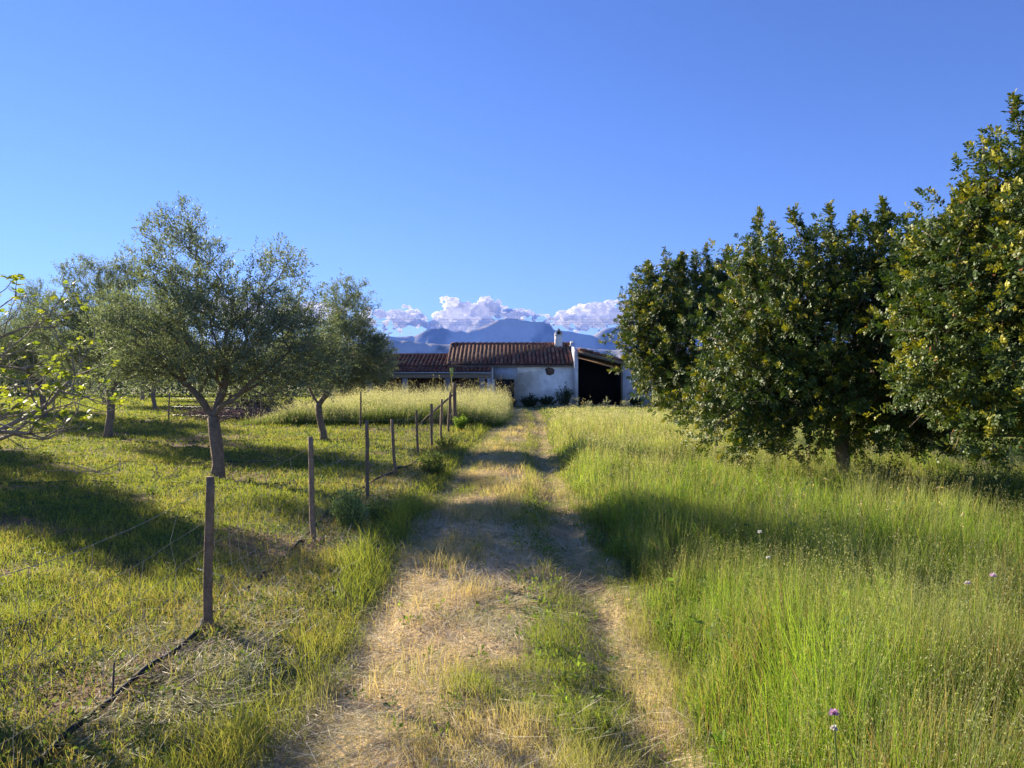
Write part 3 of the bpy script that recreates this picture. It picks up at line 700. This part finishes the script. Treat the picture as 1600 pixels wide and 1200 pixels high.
# hoses
def hose(pts, r, label, col=(.05, .055, .06), lift=.6, group=None, n=90, name='hose', cat='hose'):
    pts = np.array(pts, float); t = np.linspace(0, len(pts)-1, n)
    X = np.interp(t, np.arange(len(pts)), pts[:, 0]); Y = np.interp(t, np.arange(len(pts)), pts[:, 1])
    k = np.ones(5)/5; X[2:-2] = np.convolve(X, k, 'valid'); Y[2:-2] = np.convolve(Y, k, 'valid')
    Z = gz(X, Y)+r*lift+.004*np.sin(t*7)+(.75*pts[:, 2].max()*np.interp(t, np.arange(len(pts)), pts[:, 2]/max(pts[:, 2].max(), 1e-6)) if pts.shape[1] > 2 else 0)
    m = MB(); m.tube(np.stack([X, Y, Z], 1), r, 8, col); return tag(m.build(name, M_hose, smooth=True), label, cat, group)
hose([(-1.92,2.0,.02),(-1.90,3.1,.04),(-1.93,3.8,.05),(-1.90,4.5,.05),(-1.98,4.75,.03),(-2.02,6.5,.02),(-2.1,8.0,.03),(-2.25,9.6,.06),(-2.1,11.0,.08),(-1.95,12.6,.1),(-1.85,14,.05),(-1.8,16,.03),(-1.75,18,.02)], .0145, 'thick black water pipe lying along the foot of the fence', (.03, .032, .036), lift=.0)
G = 'drip hoses across the orchard'
hose([(-11,14.5,.01),(-8,14.2,.02),(-5.5,14.3,.03),(-3.6,14.6,.02),(-2.1,14.4,.01)], .012, 'farther black drip hose crossing behind the nearest olive trunk', group=G)
hose([(-9.5,11.3,.01),(-7,11.6,.02),(-4.7,11.2,.02),(-2.1,11.4,.01)], .012, 'nearer black drip hose passing the foot of the nearest olive trunk', group=G)
hose([(-6.2,13.1,.02),(-5.4,13.3,.04),(-4.9,13.2,.02)], .014, 'short black hose end just left of the nearest olive trunk', n=30, group=G)
hose([(-14,19,.01),(-9,18.6,.02),(-4.7,19.3,.02),(-2.1,19,.01)], .012, 'farthest drip hose, at the foot of the rightmost olive tree', group=G)

# ------------------------------------------------------------------ grass and straw
def sample(n, r0, r1, pw, th=44, back=1.2):
    """random ground points; density per area falls like r^-pw"""
    u = rng.random(n); e = 2-pw
    r = (r0**e+(r1**e-r0**e)*u)**(1/e) if abs(e) > 1e-6 else r0*(r1/r0)**u
    a = R(90)+R(th)*(rng.random(n)*2-1)
    return r*np.cos(a), r*np.sin(a)-back
def pts(x, y): return np.stack([x, y, gz(x, y)-.005], 1)
def blocked(x, y):
    """places grass does not grow: inside the farmhouse"""
    return ((x > -9.6) & (x < 7.6) & (y > 39.3) & (y < 45.6))
def oats(x, y):
    e = 1.2*(fbm(x*.4, y*.4, 61)-.5)
    return ss(24.0, 25.0, y+e*.6)*(1-ss(36, 38, y))*ss(-9.6, -7.4, x+e)*(1-ss(-.7, -.1, x-.02*(y-24)+e*.4))
n = 900000
x, y = sample(n, 3.2, 95, 1.72); d = np.hypot(x, y)
u = x-pc(y); p, l, r = reg(x, y); ot = oats(x, y)
# --- right meadow
k = (u > .78) & (rng.random(n) > p) & ~blocked(x, y) & (rng.random(n) < .35+.65*ss(.25, .6, vn(x*4.3, y*4.3, 63))+.5*ss(8, 14, d))
X, Y, D_ = x[k], y[k], d[k]; U = u[k]; nn = len(X)
hmap = .20+.28*fbm(X*.8, Y*.8, 51)+.18*(fbm(X*3, Y*3, 52)-.5)
hmap *= (.5+.9*fbm(X*1.5, Y*1.5, 57, 3))*(.30+.70*ss(.8, 1.35, U))*(1-.8*ss(24, 28, Y-.15*X))
hmap = hmap*(.75+.5*vn(X*5.1, Y*5.1, 66)); h = hmap*rng.uniform(.55, 1.25, nn)*1.22; wd = .0034*rng.uniform(.5, 1.8, nn)*np.maximum(1, (D_/5)**.75)
cn = fbm(X*.9, Y*.9, 53); fine = rng.random(nn)
c0 = mixc(GRN*1.1, (.20, .27, .04), fine)
tip = mixc(mixc((.13, .28, .03), (.33, .41, .07), np.clip(fine*.7+.8*(fbm(X*1.1, Y*1.1, 58)-.35), 0, 1)), PALE, np.clip(ss(.45, .75, cn)*.45+ss(9, 20, Y)*.55*(1-.6*ss(3, 9, X)), 0, .85)*(rng.random(nn)**.5))
clump = (.50+.95*vn(X*4.3, Y*4.3, 63)*(.45+vn(X*1.3, Y*1.3, 64)))[:, None]
c0 = c0*clump; tip = tip*(.25+.75*clump)
hmap = hmap*(1-.5*ss(.55, .8, vn(X*3.1, Y*3.1, 65))); 
br = (rng.random(nn) < .07+.22*ss(.55, .7, fbm(X*1.4, Y*1.4, 54))); tip[br] = mixc((.36, .22, .11), (.42, .34, .2), rng.random(br.sum())); c0[br] = (.22, .17, .07)
g = MB(); g.blades(pts(X, Y), h, wd, rng.uniform(0, 6.28, nn), rng.uniform(.02, .35, nn)+.6*(rng.random(nn) < .12)+.35*ss(.58, .7, fbm(X*1.7, Y*1.7, 59)), vn(X*1.2, Y*1.2, 60)*6+rng.normal(0, 1.6, nn), c0, tip)
# seed heads on thin stalks: small spikelets
def spikelets(g, P, n_each, size, col, spread, drop, stalk=None):
    n = len(P); q = np.repeat(P, n_each, 0)+rng.normal(0, 1, (n*n_each, 3))*np.array([spread, spread, drop])
    ax = rng.normal(0, .5, (len(q), 3)); ax[:, 2] -= .6; s = np.repeat(size, n_each)*rng.uniform(.7, 1.3, len(q))
    g.leaves(q, unit(ax), unit(rng.normal(size=q.shape)), s, s*.28, np.repeat(col, n_each, 0)*rng.uniform(.8, 1.15, (len(q), 1)), fold=.1)
kk = rng.random(nn) < .16+.16*(D_ < 6)+.10*ss(9, 14, D_)
hh = (h[kk]*.3+hmap[kk]*1.15)*rng.uniform(.8,1.25,kk.sum())+.02
tp = g.blades(pts(X[kk], Y[kk]), hh, .0022*np.maximum(1, (D_[kk]/5)**.75), rng.uniform(0, 6.28, kk.sum()), rng.uniform(.02, .3, kk.sum()), rng.normal(-.3, 1, kk.sum()), c0[kk], mixc((.2, .25, .06), PALE, rng.random(kk.sum())))
sc_ = np.maximum(1, (D_[kk]/6)**.7)
spikelets(g, tp-np.array([0, 0, .03]), 5, .011*sc_, mixc((.22, .27, .09), np.array([.62, .57, .42]), np.clip(rng.random(kk.sum())*.5+ss(5, 16, D_[kk])*.7, 0, 1)), .010, .028)
# broad arching blades and leafy rosettes between the fine stems
kk = (rng.random(nn) < .035) & (D_ < 16); m_ = kk.sum()
g.blades(pts(X[kk], Y[kk]), hmap[kk]*rng.uniform(.6, 1.1, m_), rng.uniform(.006, .011, m_), rng.uniform(0, 6.28, m_), rng.uniform(.4, 1.2, m_), rng.uniform(0, 6.28, m_), np.tile([.09, .17, .03], (m_, 1)), mixc((.14, .28, .04), (.30, .42, .08), rng.random(m_)), .55)
kk = (rng.random(nn) < .006) & (D_ < 12); q = np.repeat(pts(X[kk], Y[kk]), 12, 0); ax = rng.normal(0, 1, (len(q), 3)); ax[:, 2] = np.abs(ax[:, 2])*.9; ax = unit(ax); q[:, 2] += np.repeat(hmap[kk], 12)*rng.uniform(.2, 1.0, len(q)); q += ax*.02; s_ = rng.uniform(.03, .07, len(q))
g.leaves(q, ax, unit(rng.normal(0, .6, q.shape)+[0, 0, 1]), s_, s_*.4, mixc((.07, .14, .03), (.20, .32, .07), rng.random(len(q))), hexa=True)
# a loose stand of taller, ripe barley in the shaded band
ns = 110; bx = rng.uniform(1.0, 2.6, ns)+rng.normal(0, .2, ns); by = 8.6-1.9*(bx-1)+rng.normal(0, .6, ns); nrip = rng.random(ns)
tb = g.blades(pts(bx, by), rng.uniform(.6, .85, ns), np.full(ns, .0032), rng.uniform(0, 6.28, ns), rng.uniform(.05, .35, ns), rng.uniform(0, 6.28, ns), mixc((.2, .26, .06), (.42, .33, .18), nrip), mixc((.3, .34, .1), (.6, .5, .32), nrip))
spikelets(g, tb-np.array([0, 0, .04]), 7, np.full(ns, .022), mixc((.42, .40, .2), (.70, .58, .42), nrip), .007, .035)
# leafy forbs low in the meadow
kk = rng.random(nn) < .10+.35*ss(.52, .68, fbm(X*1.3, Y*1.3, 62))*(D_ < 14)
if kk.any():
    P = pts(X[kk], Y[kk]); q = np.repeat(P, 6, 0); q[:, 2] += rng.uniform(.03, 1, len(q))*np.repeat(hmap[kk], 6)*.75; q[:, :2] += rng.normal(0, .02, (len(q), 2))
    ax = rng.normal(0, 1, (len(q), 3)); ax[:, 2] = np.abs(ax[:, 2])*.6; s = .022*rng.uniform(.6, 1.4, len(q))*np.repeat(np.maximum(1, (D_[kk]/6)**.7), 6)
    g.leaves(q, unit(ax), unit(rng.normal(size=q.shape)), s, s*.4, mixc((.08, .14, .03), (.2, .26, .07), rng.random(len(q))))
tag(g.build('meadow_grass', M_grass), 'tall yellow green meadow grass with pale seed heads to the right of the track', 'grass', kind='stuff')
# --- orchard floor and verge on the left
k = (u < -.9) & (rng.random(n) > p) & (ot < .4) & ~blocked(x, y)
X, Y, D_ = x[k], y[k], d[k]; U = u[k]; nn = len(X)
patch = fbm(X*.9, Y*.9, 71); verge = np.exp(-((U+1.22)/.20)**2)*(1-ss(9, 13, Y)*.5)*(.5+fbm(Y*1.3, X, 79)); strip = np.exp(-((U+1.85)/.42)**2)*(1-ss(13, 20, Y)*.6)
hm = .055+.075*patch+.05*(fbm(X*4, Y*4, 72)-.5)+.17*verge*np.clip(2.2*fbm(X*2.2, Y*1.6, 77)-.45, .1, 1.3)+.05*ss(16, 40, Y)
bare = ss(.52, .66, fbm(X*.7+3, Y*1.0, 74))*.9+strip*.15+.5*ss(.5, .7, fbm(X*2.6, Y*2.6, 75))
keep = rng.random(nn) > bare*.75
fine = rng.random(nn)
h = np.clip(hm, .03, 1)*rng.uniform(.5, 1.35, nn); wd = .0031*rng.uniform(.7, 1.5, nn)*np.maximum(1, (D_/5)**.8)
c0 = mixc((.10, .14, .03), (.20, .21, .06), fine)
tip = mixc(mixc((.22, .33, .045), (.48, .50, .10), fine), mixc((.40, .26, .13), STR, fine), np.clip(ss(.42, .65, fbm(X*1.2, Y*1.2, 73))*.5+strip*.8+.10-verge*.5*ss(4.2, 6, Y), 0, .9)*(rng.random(nn) > .3))
g = MB(); a = keep
g.blades(pts(X, Y)[a], h[a], wd[a], rng.uniform(0, 6.28, a.sum()), rng.uniform(.1, .9, a.sum()), rng.uniform(0, 6.28, a.sum()), c0[a], tip[a])
# broad small weeds
kk = rng.random(nn) < .05
q = np.repeat(pts(X[kk], Y[kk]), 6, 0); q[:, 2] += rng.uniform(.01, .08, len(q)); q[:, :2] += rng.normal(0, .03, (len(q), 2))
ax = rng.normal(0, 1, (len(q), 3)); ax[:, 2] = np.abs(ax[:, 2])*.5; s = .022*rng.uniform(.6, 1.6, len(q))*np.repeat(np.maximum(1, (D_[kk]/6)**.7), 6)
g.leaves(q, unit(ax), unit(rng.normal(0, .5, q.shape)+[0, 0, 1]), s, s*.5, mixc((.06, .11, .025), (.15, .2, .05), rng.random(len(q))))
tag(g.build('orchard_grass', M_grass), 'short yellow green grass and weeds on the orchard floor left of the fence', 'grass', kind='stuff')
# --- track: short grass, green tufts and lying straw
n2 = 400000
X, Y = sample(n2, 3.1, 42, 1.65, 24, 1.0); P_ = path_m(X, Y); U = X-pc(Y)
vs = np.exp(-((U+1.85)/.5)**2)*(Y < 14)
k = (rng.random(n2) < np.maximum(P_, vs*.95)); X, Y, U = X[k], Y[k], U[k]; D_ = np.hypot(X, Y); nn = len(X)
dr = dryness(X, Y); fine = rng.random(nn)
L = rng.uniform(.04, .16, nn)*np.maximum(1, (D_/8)**.4); wd = .0022*rng.uniform(.6, 1.4, nn)*np.maximum(1, (D_/4.5)**.8)
az = vn(X*1.5, Y*1.5, 81)*9+rng.normal(0, .7, nn)
col = mixc(mixc((.52, .43, .25), (.80, .72, .50), fine), (.38, .24, .15), ss(.5, .7, fbm(X*2, Y*1.2, 83))*.6*(rng.random(nn) > .3))
col = mixc(col, (.26, .28, .09), (rng.random(nn) > dr)*.6)
D3 = np.stack([np.cos(az), np.sin(az), rng.normal(.05, .18, nn)], 1)
P3 = pts(X, Y); P3[:, 2] += rng.random(nn)**2*.045+.008
g = MB(); g.leaves(P3, unit(D3), unit(rng.normal(0, .35, P3.shape)+[0, 0, 1]), L, wd, col, fold=.1)
k = rng.random(nn) < .03                              # longer pale stems on top
P4 = P3[k]; P4[:, 2] += .012; g.leaves(P4, unit(D3[k]+rng.normal(0, .15, (k.sum(), 3))), np.tile([0, 0, 1.], (k.sum(), 1)), rng.uniform(.14, .32, k.sum()), wd[k]*1.2, mixc((.62, .54, .36), (.80, .74, .56), rng.random(k.sum())), fold=.1)
tag(g.build('straw', M_straw), 'cut dry straw lying over the farm track', 'straw', kind='stuff')
n3 = 330000
X, Y = sample(n3, 3.1, 44, 1.65, 20, 1.0); P_ = path_m(X, Y); U = X-pc(Y)
trk = np.exp(-((U+.92)/.16)**2)+np.exp(-((U-.62)/.24)**2)
gr = ss(.33, .55, fbm(X*1.8, Y*1.0, 85)+.20*ss(.6, .85, U)+.10*ss(-.8, -1.0, U)+.07*np.exp(-((U-.27)/.14)**2)-.03)
k = rng.random(n3) < P_*(.22+.78*gr)*(1-.55*np.clip(trk, 0, 1)); X, Y, U, gr = X[k], Y[k], U[k], gr[k]; D_ = np.hypot(X, Y); nn = len(X)
cl = fbm(X*5, Y*5, 86, 3); dr = dryness(X, Y); fine = rng.random(nn)
edge = ss(.55, .85, U)+ss(-.75, -1.0, U); lumpy = ss(.5, .72, fbm(X*2.1+5, Y*1.6, 87, 3)); h = (.02+.075*ss(.45, .75, cl)+.04*gr+.06*lumpy*dr+.015*edge+.03*np.exp(-((U-.27)/.12)**2)+.03*dr)*rng.uniform(.5, 1.3, nn); wd = .0024*rng.uniform(.7, 1.4, nn)*np.maximum(1, (D_/4.5)**.8)
dd = np.clip(dr*1.15-.35*gr+.1-.5*edge-.5*np.exp(-((U-.27)/.1)**2), 0, 1)*(rng.random(nn) > .15)
c0 = mixc((.14, .18, .05), (.40, .31, .17), dd); tip = mixc(mixc((.2, .28, .04), (.36, .38, .08), fine), mixc((.52, .40, .23), (.72, .64, .42), fine), dd)
g = MB(); g.blades(pts(X, Y), h, wd, rng.uniform(0, 6.28, nn), rng.uniform(.1, .7, nn), rng.uniform(0, 6.28, nn), c0, tip)
ns = 260; by = 3.2+rng.random(ns)**1.5*9; bx = .24+.08*np.sin(by*2.1)+rng.normal(0, .10, ns); other = rng.random(ns) < .3; bx[other] = rng.uniform(-.8, .8, other.sum())
q = np.repeat(pts(bx, by), 16, 0); ax = rng.normal(0, 1, (len(q), 3)); ax[:, 2] = np.abs(ax[:, 2])*.7; ax = unit(ax); q += ax*rng.uniform(.0, .06, (len(q), 1)); q[:, 2] += rng.uniform(.0, .05, len(q)); s_ = rng.uniform(.018, .045, len(q))
g.leaves(q, ax, unit(rng.normal(0, .6, q.shape)+[0, 0, 1]), s_, s_*.42, mixc((.08, .14, .03), (.22, .32, .06), rng.random(len(q))))
tag(g.build('track_grass', M_grass), 'short tufted green and reddish dry grass growing on the farm track', 'grass', kind='stuff')
# --- tall oats in front of the house
n4 = 130000
X = rng.uniform(-10, 0.2, n4); Y = 23.5+14*rng.random(n4)**1.6; o_ = oats(X, Y); k = rng.random(n4) < o_; X, Y, o_ = X[k], Y[k], o_[k]; nn = len(X)
hm = (.25+.80*fbm(X*1.1, Y*.9, 91))*(.6+.4*ss(.2, 1, o_))*(1-.35*ss(-5, -9, X)); h = hm*rng.uniform(.6, 1.3, nn); fine = rng.random(nn)
hi = rng.random(nn) < .15+.15*fbm(X*1.5, Y*1.5, 95)
g = MB(); tp = g.blades(pts(X, Y), h*np.where(hi, 1.0+.6*rng.random(nn)**3, .85), .011*rng.uniform(.6, 1.3, nn), rng.uniform(0, 6.28, nn), rng.uniform(.05, .5, nn), rng.normal(-.3, 1.2, nn), mixc((.06, .10, .02), (.12, .16, .035), fine), mixc(mixc((.10, .19, .04), (.24, .31, .09), fine), (.48, .46, .33), hi*.7))
spikelets(g, tp[hi]-np.array([0, 0, .06]), 5, np.full(hi.sum(), .042), mixc((.36, .36, .22), (.55, .51, .39), rng.random(hi.sum())), .03, .06)
tag(g.build('tall_oats', M_grass), 'tall pale wild oats standing in front of the low tiled wing', 'oats', kind='stuff')

# ------------------------------------------------------------------ bushes, weeds, flowers, dead wood
def bush(name, label, cat, x, y, rx, ry, h, nst, nlf, L, c0, c1, seed, asp=.4, group=None, m_=None, stemcol=(.15, .14, .08), upright=.8):
    r_ = np.random.default_rng(seed); root = empty(name, (x, y, float(gz(x, y))), 0, label, cat, group)
    st = MB(); lf = MB()
    for k in range(nst):
        a = r_.uniform(0, 6.28); q = math.sqrt(r_.random()); b = np.array([math.cos(a)*q*rx*.35, math.sin(a)*q*ry*.35, -.02])
        t = np.array([math.cos(a)*q*rx, math.sin(a)*q*ry, h*r_.uniform(.6, 1.05)*(1-.35*q*q)]); md = (b+t)/2+np.array([0, 0, .08*h])
        s = np.linspace(0, 1, 6)[:, None]; Pp = (1-s)**2*b+2*s*(1-s)*md+s*s*t; st.tube(Pp, np.linspace(.006, .002, 6)*max(1, h), 4, stemcol)
        f = r_.uniform(.12, 1, nlf)[:, None]; Pl = (1-f)**2*b+2*f*(1-f)*md+f*f*t+r_.normal(0, .035*max(.5, h), (nlf, 3))
        ax = r_.normal(0, 1, (nlf, 3)); ax[:, 2] = ax[:, 2]*.5+upright; s2 = L*r_.uniform(.6, 1.3, nlf)
        lf.leaves(Pl, unit(ax), unit(r_.normal(size=(nlf, 3))), s2, s2*asp, mixc(c0, c1, np.clip(r_.normal(.5, .3, nlf), 0, 1)))
    st.build('stem', M_bark, root); lf.build('foliage', m_ or M_grass, root); return root
bush('leafy_weed', 'pale green feathery weed between the second and third fence posts', 'weed', -1.70, 7.8, .20, .16, .47, 46, 75, .034, (.18, .26, .10), (.40, .52, .20), 1, .3)
bush('leafy_weed', 'lower dark green weed at the foot of the third fence post', 'weed', -1.48, 8.2, .18, .14, .26, 26, 50, .026, (.08, .14, .04), (.2, .28, .07), 2, .35)
bush('leafy_weed', 'bright green weed at the foot of the big end post', 'weed', -1.55, 22.3, .24, .2, .50, 34, 45, .05, (.10, .2, .03), (.26, .38, .06), 3, .5)
for i, (xx_, yy_, rr, hh_, lab) in enumerate(((-1.35,12.6,.28,.25,'low dark weed beside the fourth fence post'),(-1.55,14.0,.3,.28,'dark weed clump by the fifth fence post'),(-1.5,17.2,.3,.3,'weed clump in the shade between the fifth and sixth fence posts'))):
    bush('leafy_weed', lab, 'weed', xx_, yy_, rr, rr*.8, hh_, 30, 40, .035, (.05, .09, .025), (.14, .2, .05), 10+i)
B = 'dark shrubs along the farmhouse wall'
for i, (xx_, rx, hh_, lab) in enumerate(((.9,.55,.75,'dark shrub just right of the farmhouse door'),(1.9,.6,.6,'low dark shrub under the hole in the plaster'),(2.75,.5,1.25,'tallest dark shrub, against the white gable pier'),(-.1,.4,.5,'low shrub in front of the farmhouse door'),(6.6,.5,.5,'low shrub at the foot of the right end wall'))):
    bush('shrub', lab, 'shrub', xx_, 39.1, rx, .35, hh_, 46, 46, .075, (.03, .05, .018), (.08, .11, .03), 20+i, .45, B)
bush('shrub', 'sunlit yellow green bush at the right end of the farmhouse', 'shrub', 8.3, 37.5, .9, .7, 1.0, 60, 60, .08, (.12, .2, .03), (.3, .36, .06), 31, .45)
bush('shrub', 'dark round bush behind the leftmost carob trunk', 'shrub', 9.9, 37.5, 1.2, .9, 1.5, 70, 70, .09, (.02, .05, .02), (.05, .09, .03), 32, .45)
bush('shrub', 'dark bramble thicket behind the leaning posts', 'shrub', -9.6, 28.5, 1.5, .8, 1.15, 120, 70, .06, (.025, .03, .03), (.07, .075, .06), 33, .4)
for i, (xx_, yy_, rx, hh_, lab) in enumerate(((5.8,9.3,.9,.55,'dark weedy undergrowth between the middle and nearest carob'),(7.6,9.8,1.0,.5,'dark weedy undergrowth at the right edge'),(5.1,10.2,.4,.62,'leafy undergrowth around the middle carob trunk'))):
    bush('undergrowth', lab, 'undergrowth', xx_, yy_, rx, .5, hh_, 60, 50, .04, (.04, .07, .02), (.12, .17, .05), 40+i, .35)
for i, (xx_, yy_, hh_, lab) in enumerate(((3.15,36.5,.75,'tallest pale thistle in front of the gable pier'),(3.7,36,.5,'low pale thistle left of the lean to opening'),(4.6,36.2,.6,'pale thistle in front of the dark opening'),(5.5,36,.55,'pale thistle near the right jamb of the opening'))):
    bush('thistle', lab, 'thistle', xx_, yy_, .22, .2, hh_, 9, 22, .07, (.2, .22, .16), (.42, .42, .34), 50+i, .3, 'thistles before the lean to')
def treeline(label, x0, x1, y, h0, h1, n, seed):
    r_ = np.random.default_rng(seed); m = MB(); X = r_.uniform(x0, x1, n); top = h0+(h1-h0)*fbm(X*.13, X*0+seed, seed, 4)*1.4
    q = r_.random(n)**.8; Z = .2+top*q; Y = y+r_.normal(0, 1.6, n)*(1.1-q*.7)
    Z += (fbm(X*1.1, Z*1.1, seed+1)-.5)*1.2
    m.leaves(np.stack([X, Y, Z], 1), unit(r_.normal(size=(n, 3))), unit(r_.normal(size=(n, 3))), r_.uniform(.18, .42, n), r_.uniform(.12, .24, n), mixc((.05, .08, .03), (.14, .17, .07), np.clip(fbm(X*.5, Z*.8, seed+2)+r_.normal(0, .2, n), 0, 1)))
    tag(m.build('treeline', M_olive), label, 'trees', kind='stuff')
treeline('distant olive grove closing off the orchard on the left', -95, -14, 72, 2.6, 5.5, 60000, 3)
treeline('distant trees behind the carob row on the right', 12, 90, 70, 2.6, 5.5, 50000, 4)
def twigs(name, label, cat, x, y, n, L, h, seed, col=(.3, .24, .18), r0=.006, spread=1.0, leaf=0, group=None, flat=.25):
    r_ = np.random.default_rng(seed); m = MB()
    for k in range(n):
        b = np.array([r_.normal(0, spread*.3), r_.normal(0, spread*.2), r_.random()*h*.5]); a = r_.uniform(0, 6.28); ln = L*r_.uniform(.4, 1)
        d = np.array([math.cos(a), math.sin(a), r_.uniform(-.1, 1)*flat*2]); P = [b]
        for s in range(6): d = d+r_.normal(0, .22, 3); d[2] += -.04; d = d/np.linalg.norm(d); P.append(P[-1]+d*ln/6)
        P = np.array(P); P[:, 2] = np.clip(P[:, 2], .0, h*1.2); m.tube(P, np.linspace(r0, r0*.3, 7), 4, np.array(col)*r_.uniform(.7, 1.2))
        for s in range(2, 6, 1):
            if r_.random() < .6:
                e = P[s]+np.array([r_.normal(0, .3), r_.normal(0, .3), r_.uniform(-.05, .3)])*ln*.3; e[2] = max(e[2], 0); m.tube([P[s], (P[s]+e)/2+r_.normal(0, .01, 3), e], [r0*.5, r0*.35, r0*.2], 3, col)
    o = m.build(name, M_bark); o.location = (x, y, float(gz(x, y))); return tag(o, label, cat, group)
twigs('brush_pile', 'brown pile of cut brushwood behind the nearest olive trunk', 'brush pile', -9.9, 27.3, 420, 1.6, .75, 1, (.26, .18, .15), .012, 4.2)
twigs('dead_branch', 'pale dead branch lying left of the nearest olive trunk', 'branch', -6.9, 12.2, 6, 1.0, .22, 2, (.34, .28, .22), .009, 1.0)
twigs('dead_branch', 'spiky dead twigs close left of the nearest olive trunk base', 'branch', -5.5, 11.7, 9, .6, .35, 3, (.3, .25, .2), .006, .6, flat=.7)
twigs('dead_branch', 'dead twigs by the second fence post on the orchard side', 'branch', -3.0, 13.2, 8, .9, .3, 4, (.34, .29, .23), .006, .8, flat=.6)
twigs('dry_weed', 'dry leafless weed between the first and second fence posts', 'dry weed', -2.0, 6.1, 12, .38, .42, 5, (.2, .15, .11), .003, .25, flat=1.6)
twigs('dry_weed', 'dry leafless weed left of the black pipe at the left edge', 'dry weed', -2.75, 3.9, 22, .34, .34, 6, (.2, .16, .12), .003, .5, flat=1.4)
twigs('dry_weed', 'thin dead stem clump in front of the second fence post', 'dry weed', -1.75, 6.9, 9, .3, .34, 7, (.25, .18, .13), .003, .3, flat=1.6)
m = MB(); m.tube([(-2.55, 6.0, .1), (-2.2, 5.75, .09)], .007, 5, (.55, .52, .48)); tag(m.build('stick', M_bark), 'pale thin stick lying in the grass beside the first fence post', 'stick')
m = MB(); m.tube([(-1.92, 3.55, -.02), (-1.915, 3.56, .26)], .005, 5, (.09, .07, .06)); tag(m.build('iron_rod', M_hose), 'thin rusty rod standing in front of the black pipe', 'rod')
def flower(x, y, h, col, r, label, seed):
    r_ = np.random.default_rng(seed); root = empty('wild_flower', (x, y, float(gz(x, y))), 0, label, 'flower', 'scabious flowers in the meadow')
    m = MB(); m.tube([(0,0,0),(.02,0,h*.5),(.0,0,h)], .0018, 4, (.16, .22, .06)); m.build('stem', M_grass, root)
    m = MB(); n = 46; a = r_.uniform(0, 6.28, n); el = r_.uniform(-.1, 1.2, n); D = np.stack([np.cos(a)*np.cos(el), np.sin(a)*np.cos(el), np.sin(el)], 1)
    m.leaves(np.zeros((n, 3))+[0, 0, h], D, unit(r_.normal(size=(n, 3))), r*r_.uniform(.7, 1.1, n), np.full(n, r*.5), np.array(col)*r_.uniform(.8, 1.1, (n, 1)), hexa=True); m.build('petals', M_petal, root)
def fl(px, py, z, col, r, label, seed):
    d_ = (1.6-z)*1155/(py-600); x_ = (px-800)/1155*d_; flower(x_, d_, z-float(gz(x_, d_)), col, r, label, seed)
fl(1303,1115,.62,(.72,.42,.62),.017,'pink scabious flower nearest the camera', 1); fl(1303,1138,.58,(.72,.68,.6),.013,'white seed head just below the nearest pink flower', 2)
fl(1551,900,.66,(.78,.60,.72),.018,'pale pink flower nearest the right edge', 3); fl(1511,912,.62,(.76,.64,.74),.016,'pale pink flower just left of the rightmost one', 4)
fl(1187,832,.68,(.75,.75,.7),.017,'white flower in the shaded band of the meadow', 5); fl(1200,872,.66,(.8,.78,.68),.014,'cream flower just below the white one', 6)
def stone(x, y, s, label, seed, col=(.5, .47, .42)):
    V = IV*np.array([s, s*.8, s*.6]); V = V*(1+.7*(fbm3(IV*1.3+seed, seed, 3)-.5))[:, None]; m = MB(); m.add(V, IF, col); o = m.build('stone', M_stone); o.location = (x, y, float(gz(x, y))+s*.3); tag(o, label, 'stone', 'pale stones at the end of the meadow')
stone(6.1, 24, .28, 'largest pale stone at the top of the meadow by the carob', 1); stone(6.6, 24.3, .2, 'pale stone right of the largest one', 2); stone(5.75, 23.8, .15, 'small stone left of the largest one', 3)

# ------------------------------------------------------------------ air
HAZE = True
if HAZE:
    m = MB(); m.box(-9400, 9400, -280, 8500, -25, 760); o = m.build('haze', None)
    hm_ = bpy.data.materials.new('haze'); hm_.use_nodes = True; t = hm_.node_tree; t.nodes.clear()
    ho = t.nodes.new('ShaderNodeOutputMaterial'); pv = t.nodes.new('ShaderNodeVolumePrincipled'); t.links.new(pv.outputs[0], ho.inputs['Volume'])
    pv.inputs['Color'].default_value = (.14, .31, 1, 1); pv.inputs['Density'].default_value = 6.3e-5; pv.inputs['Anisotropy'].default_value = 0
    o.data.materials.append(hm_); tag(o, 'blue air haze over the far mountains', 'haze', kind='stuff')
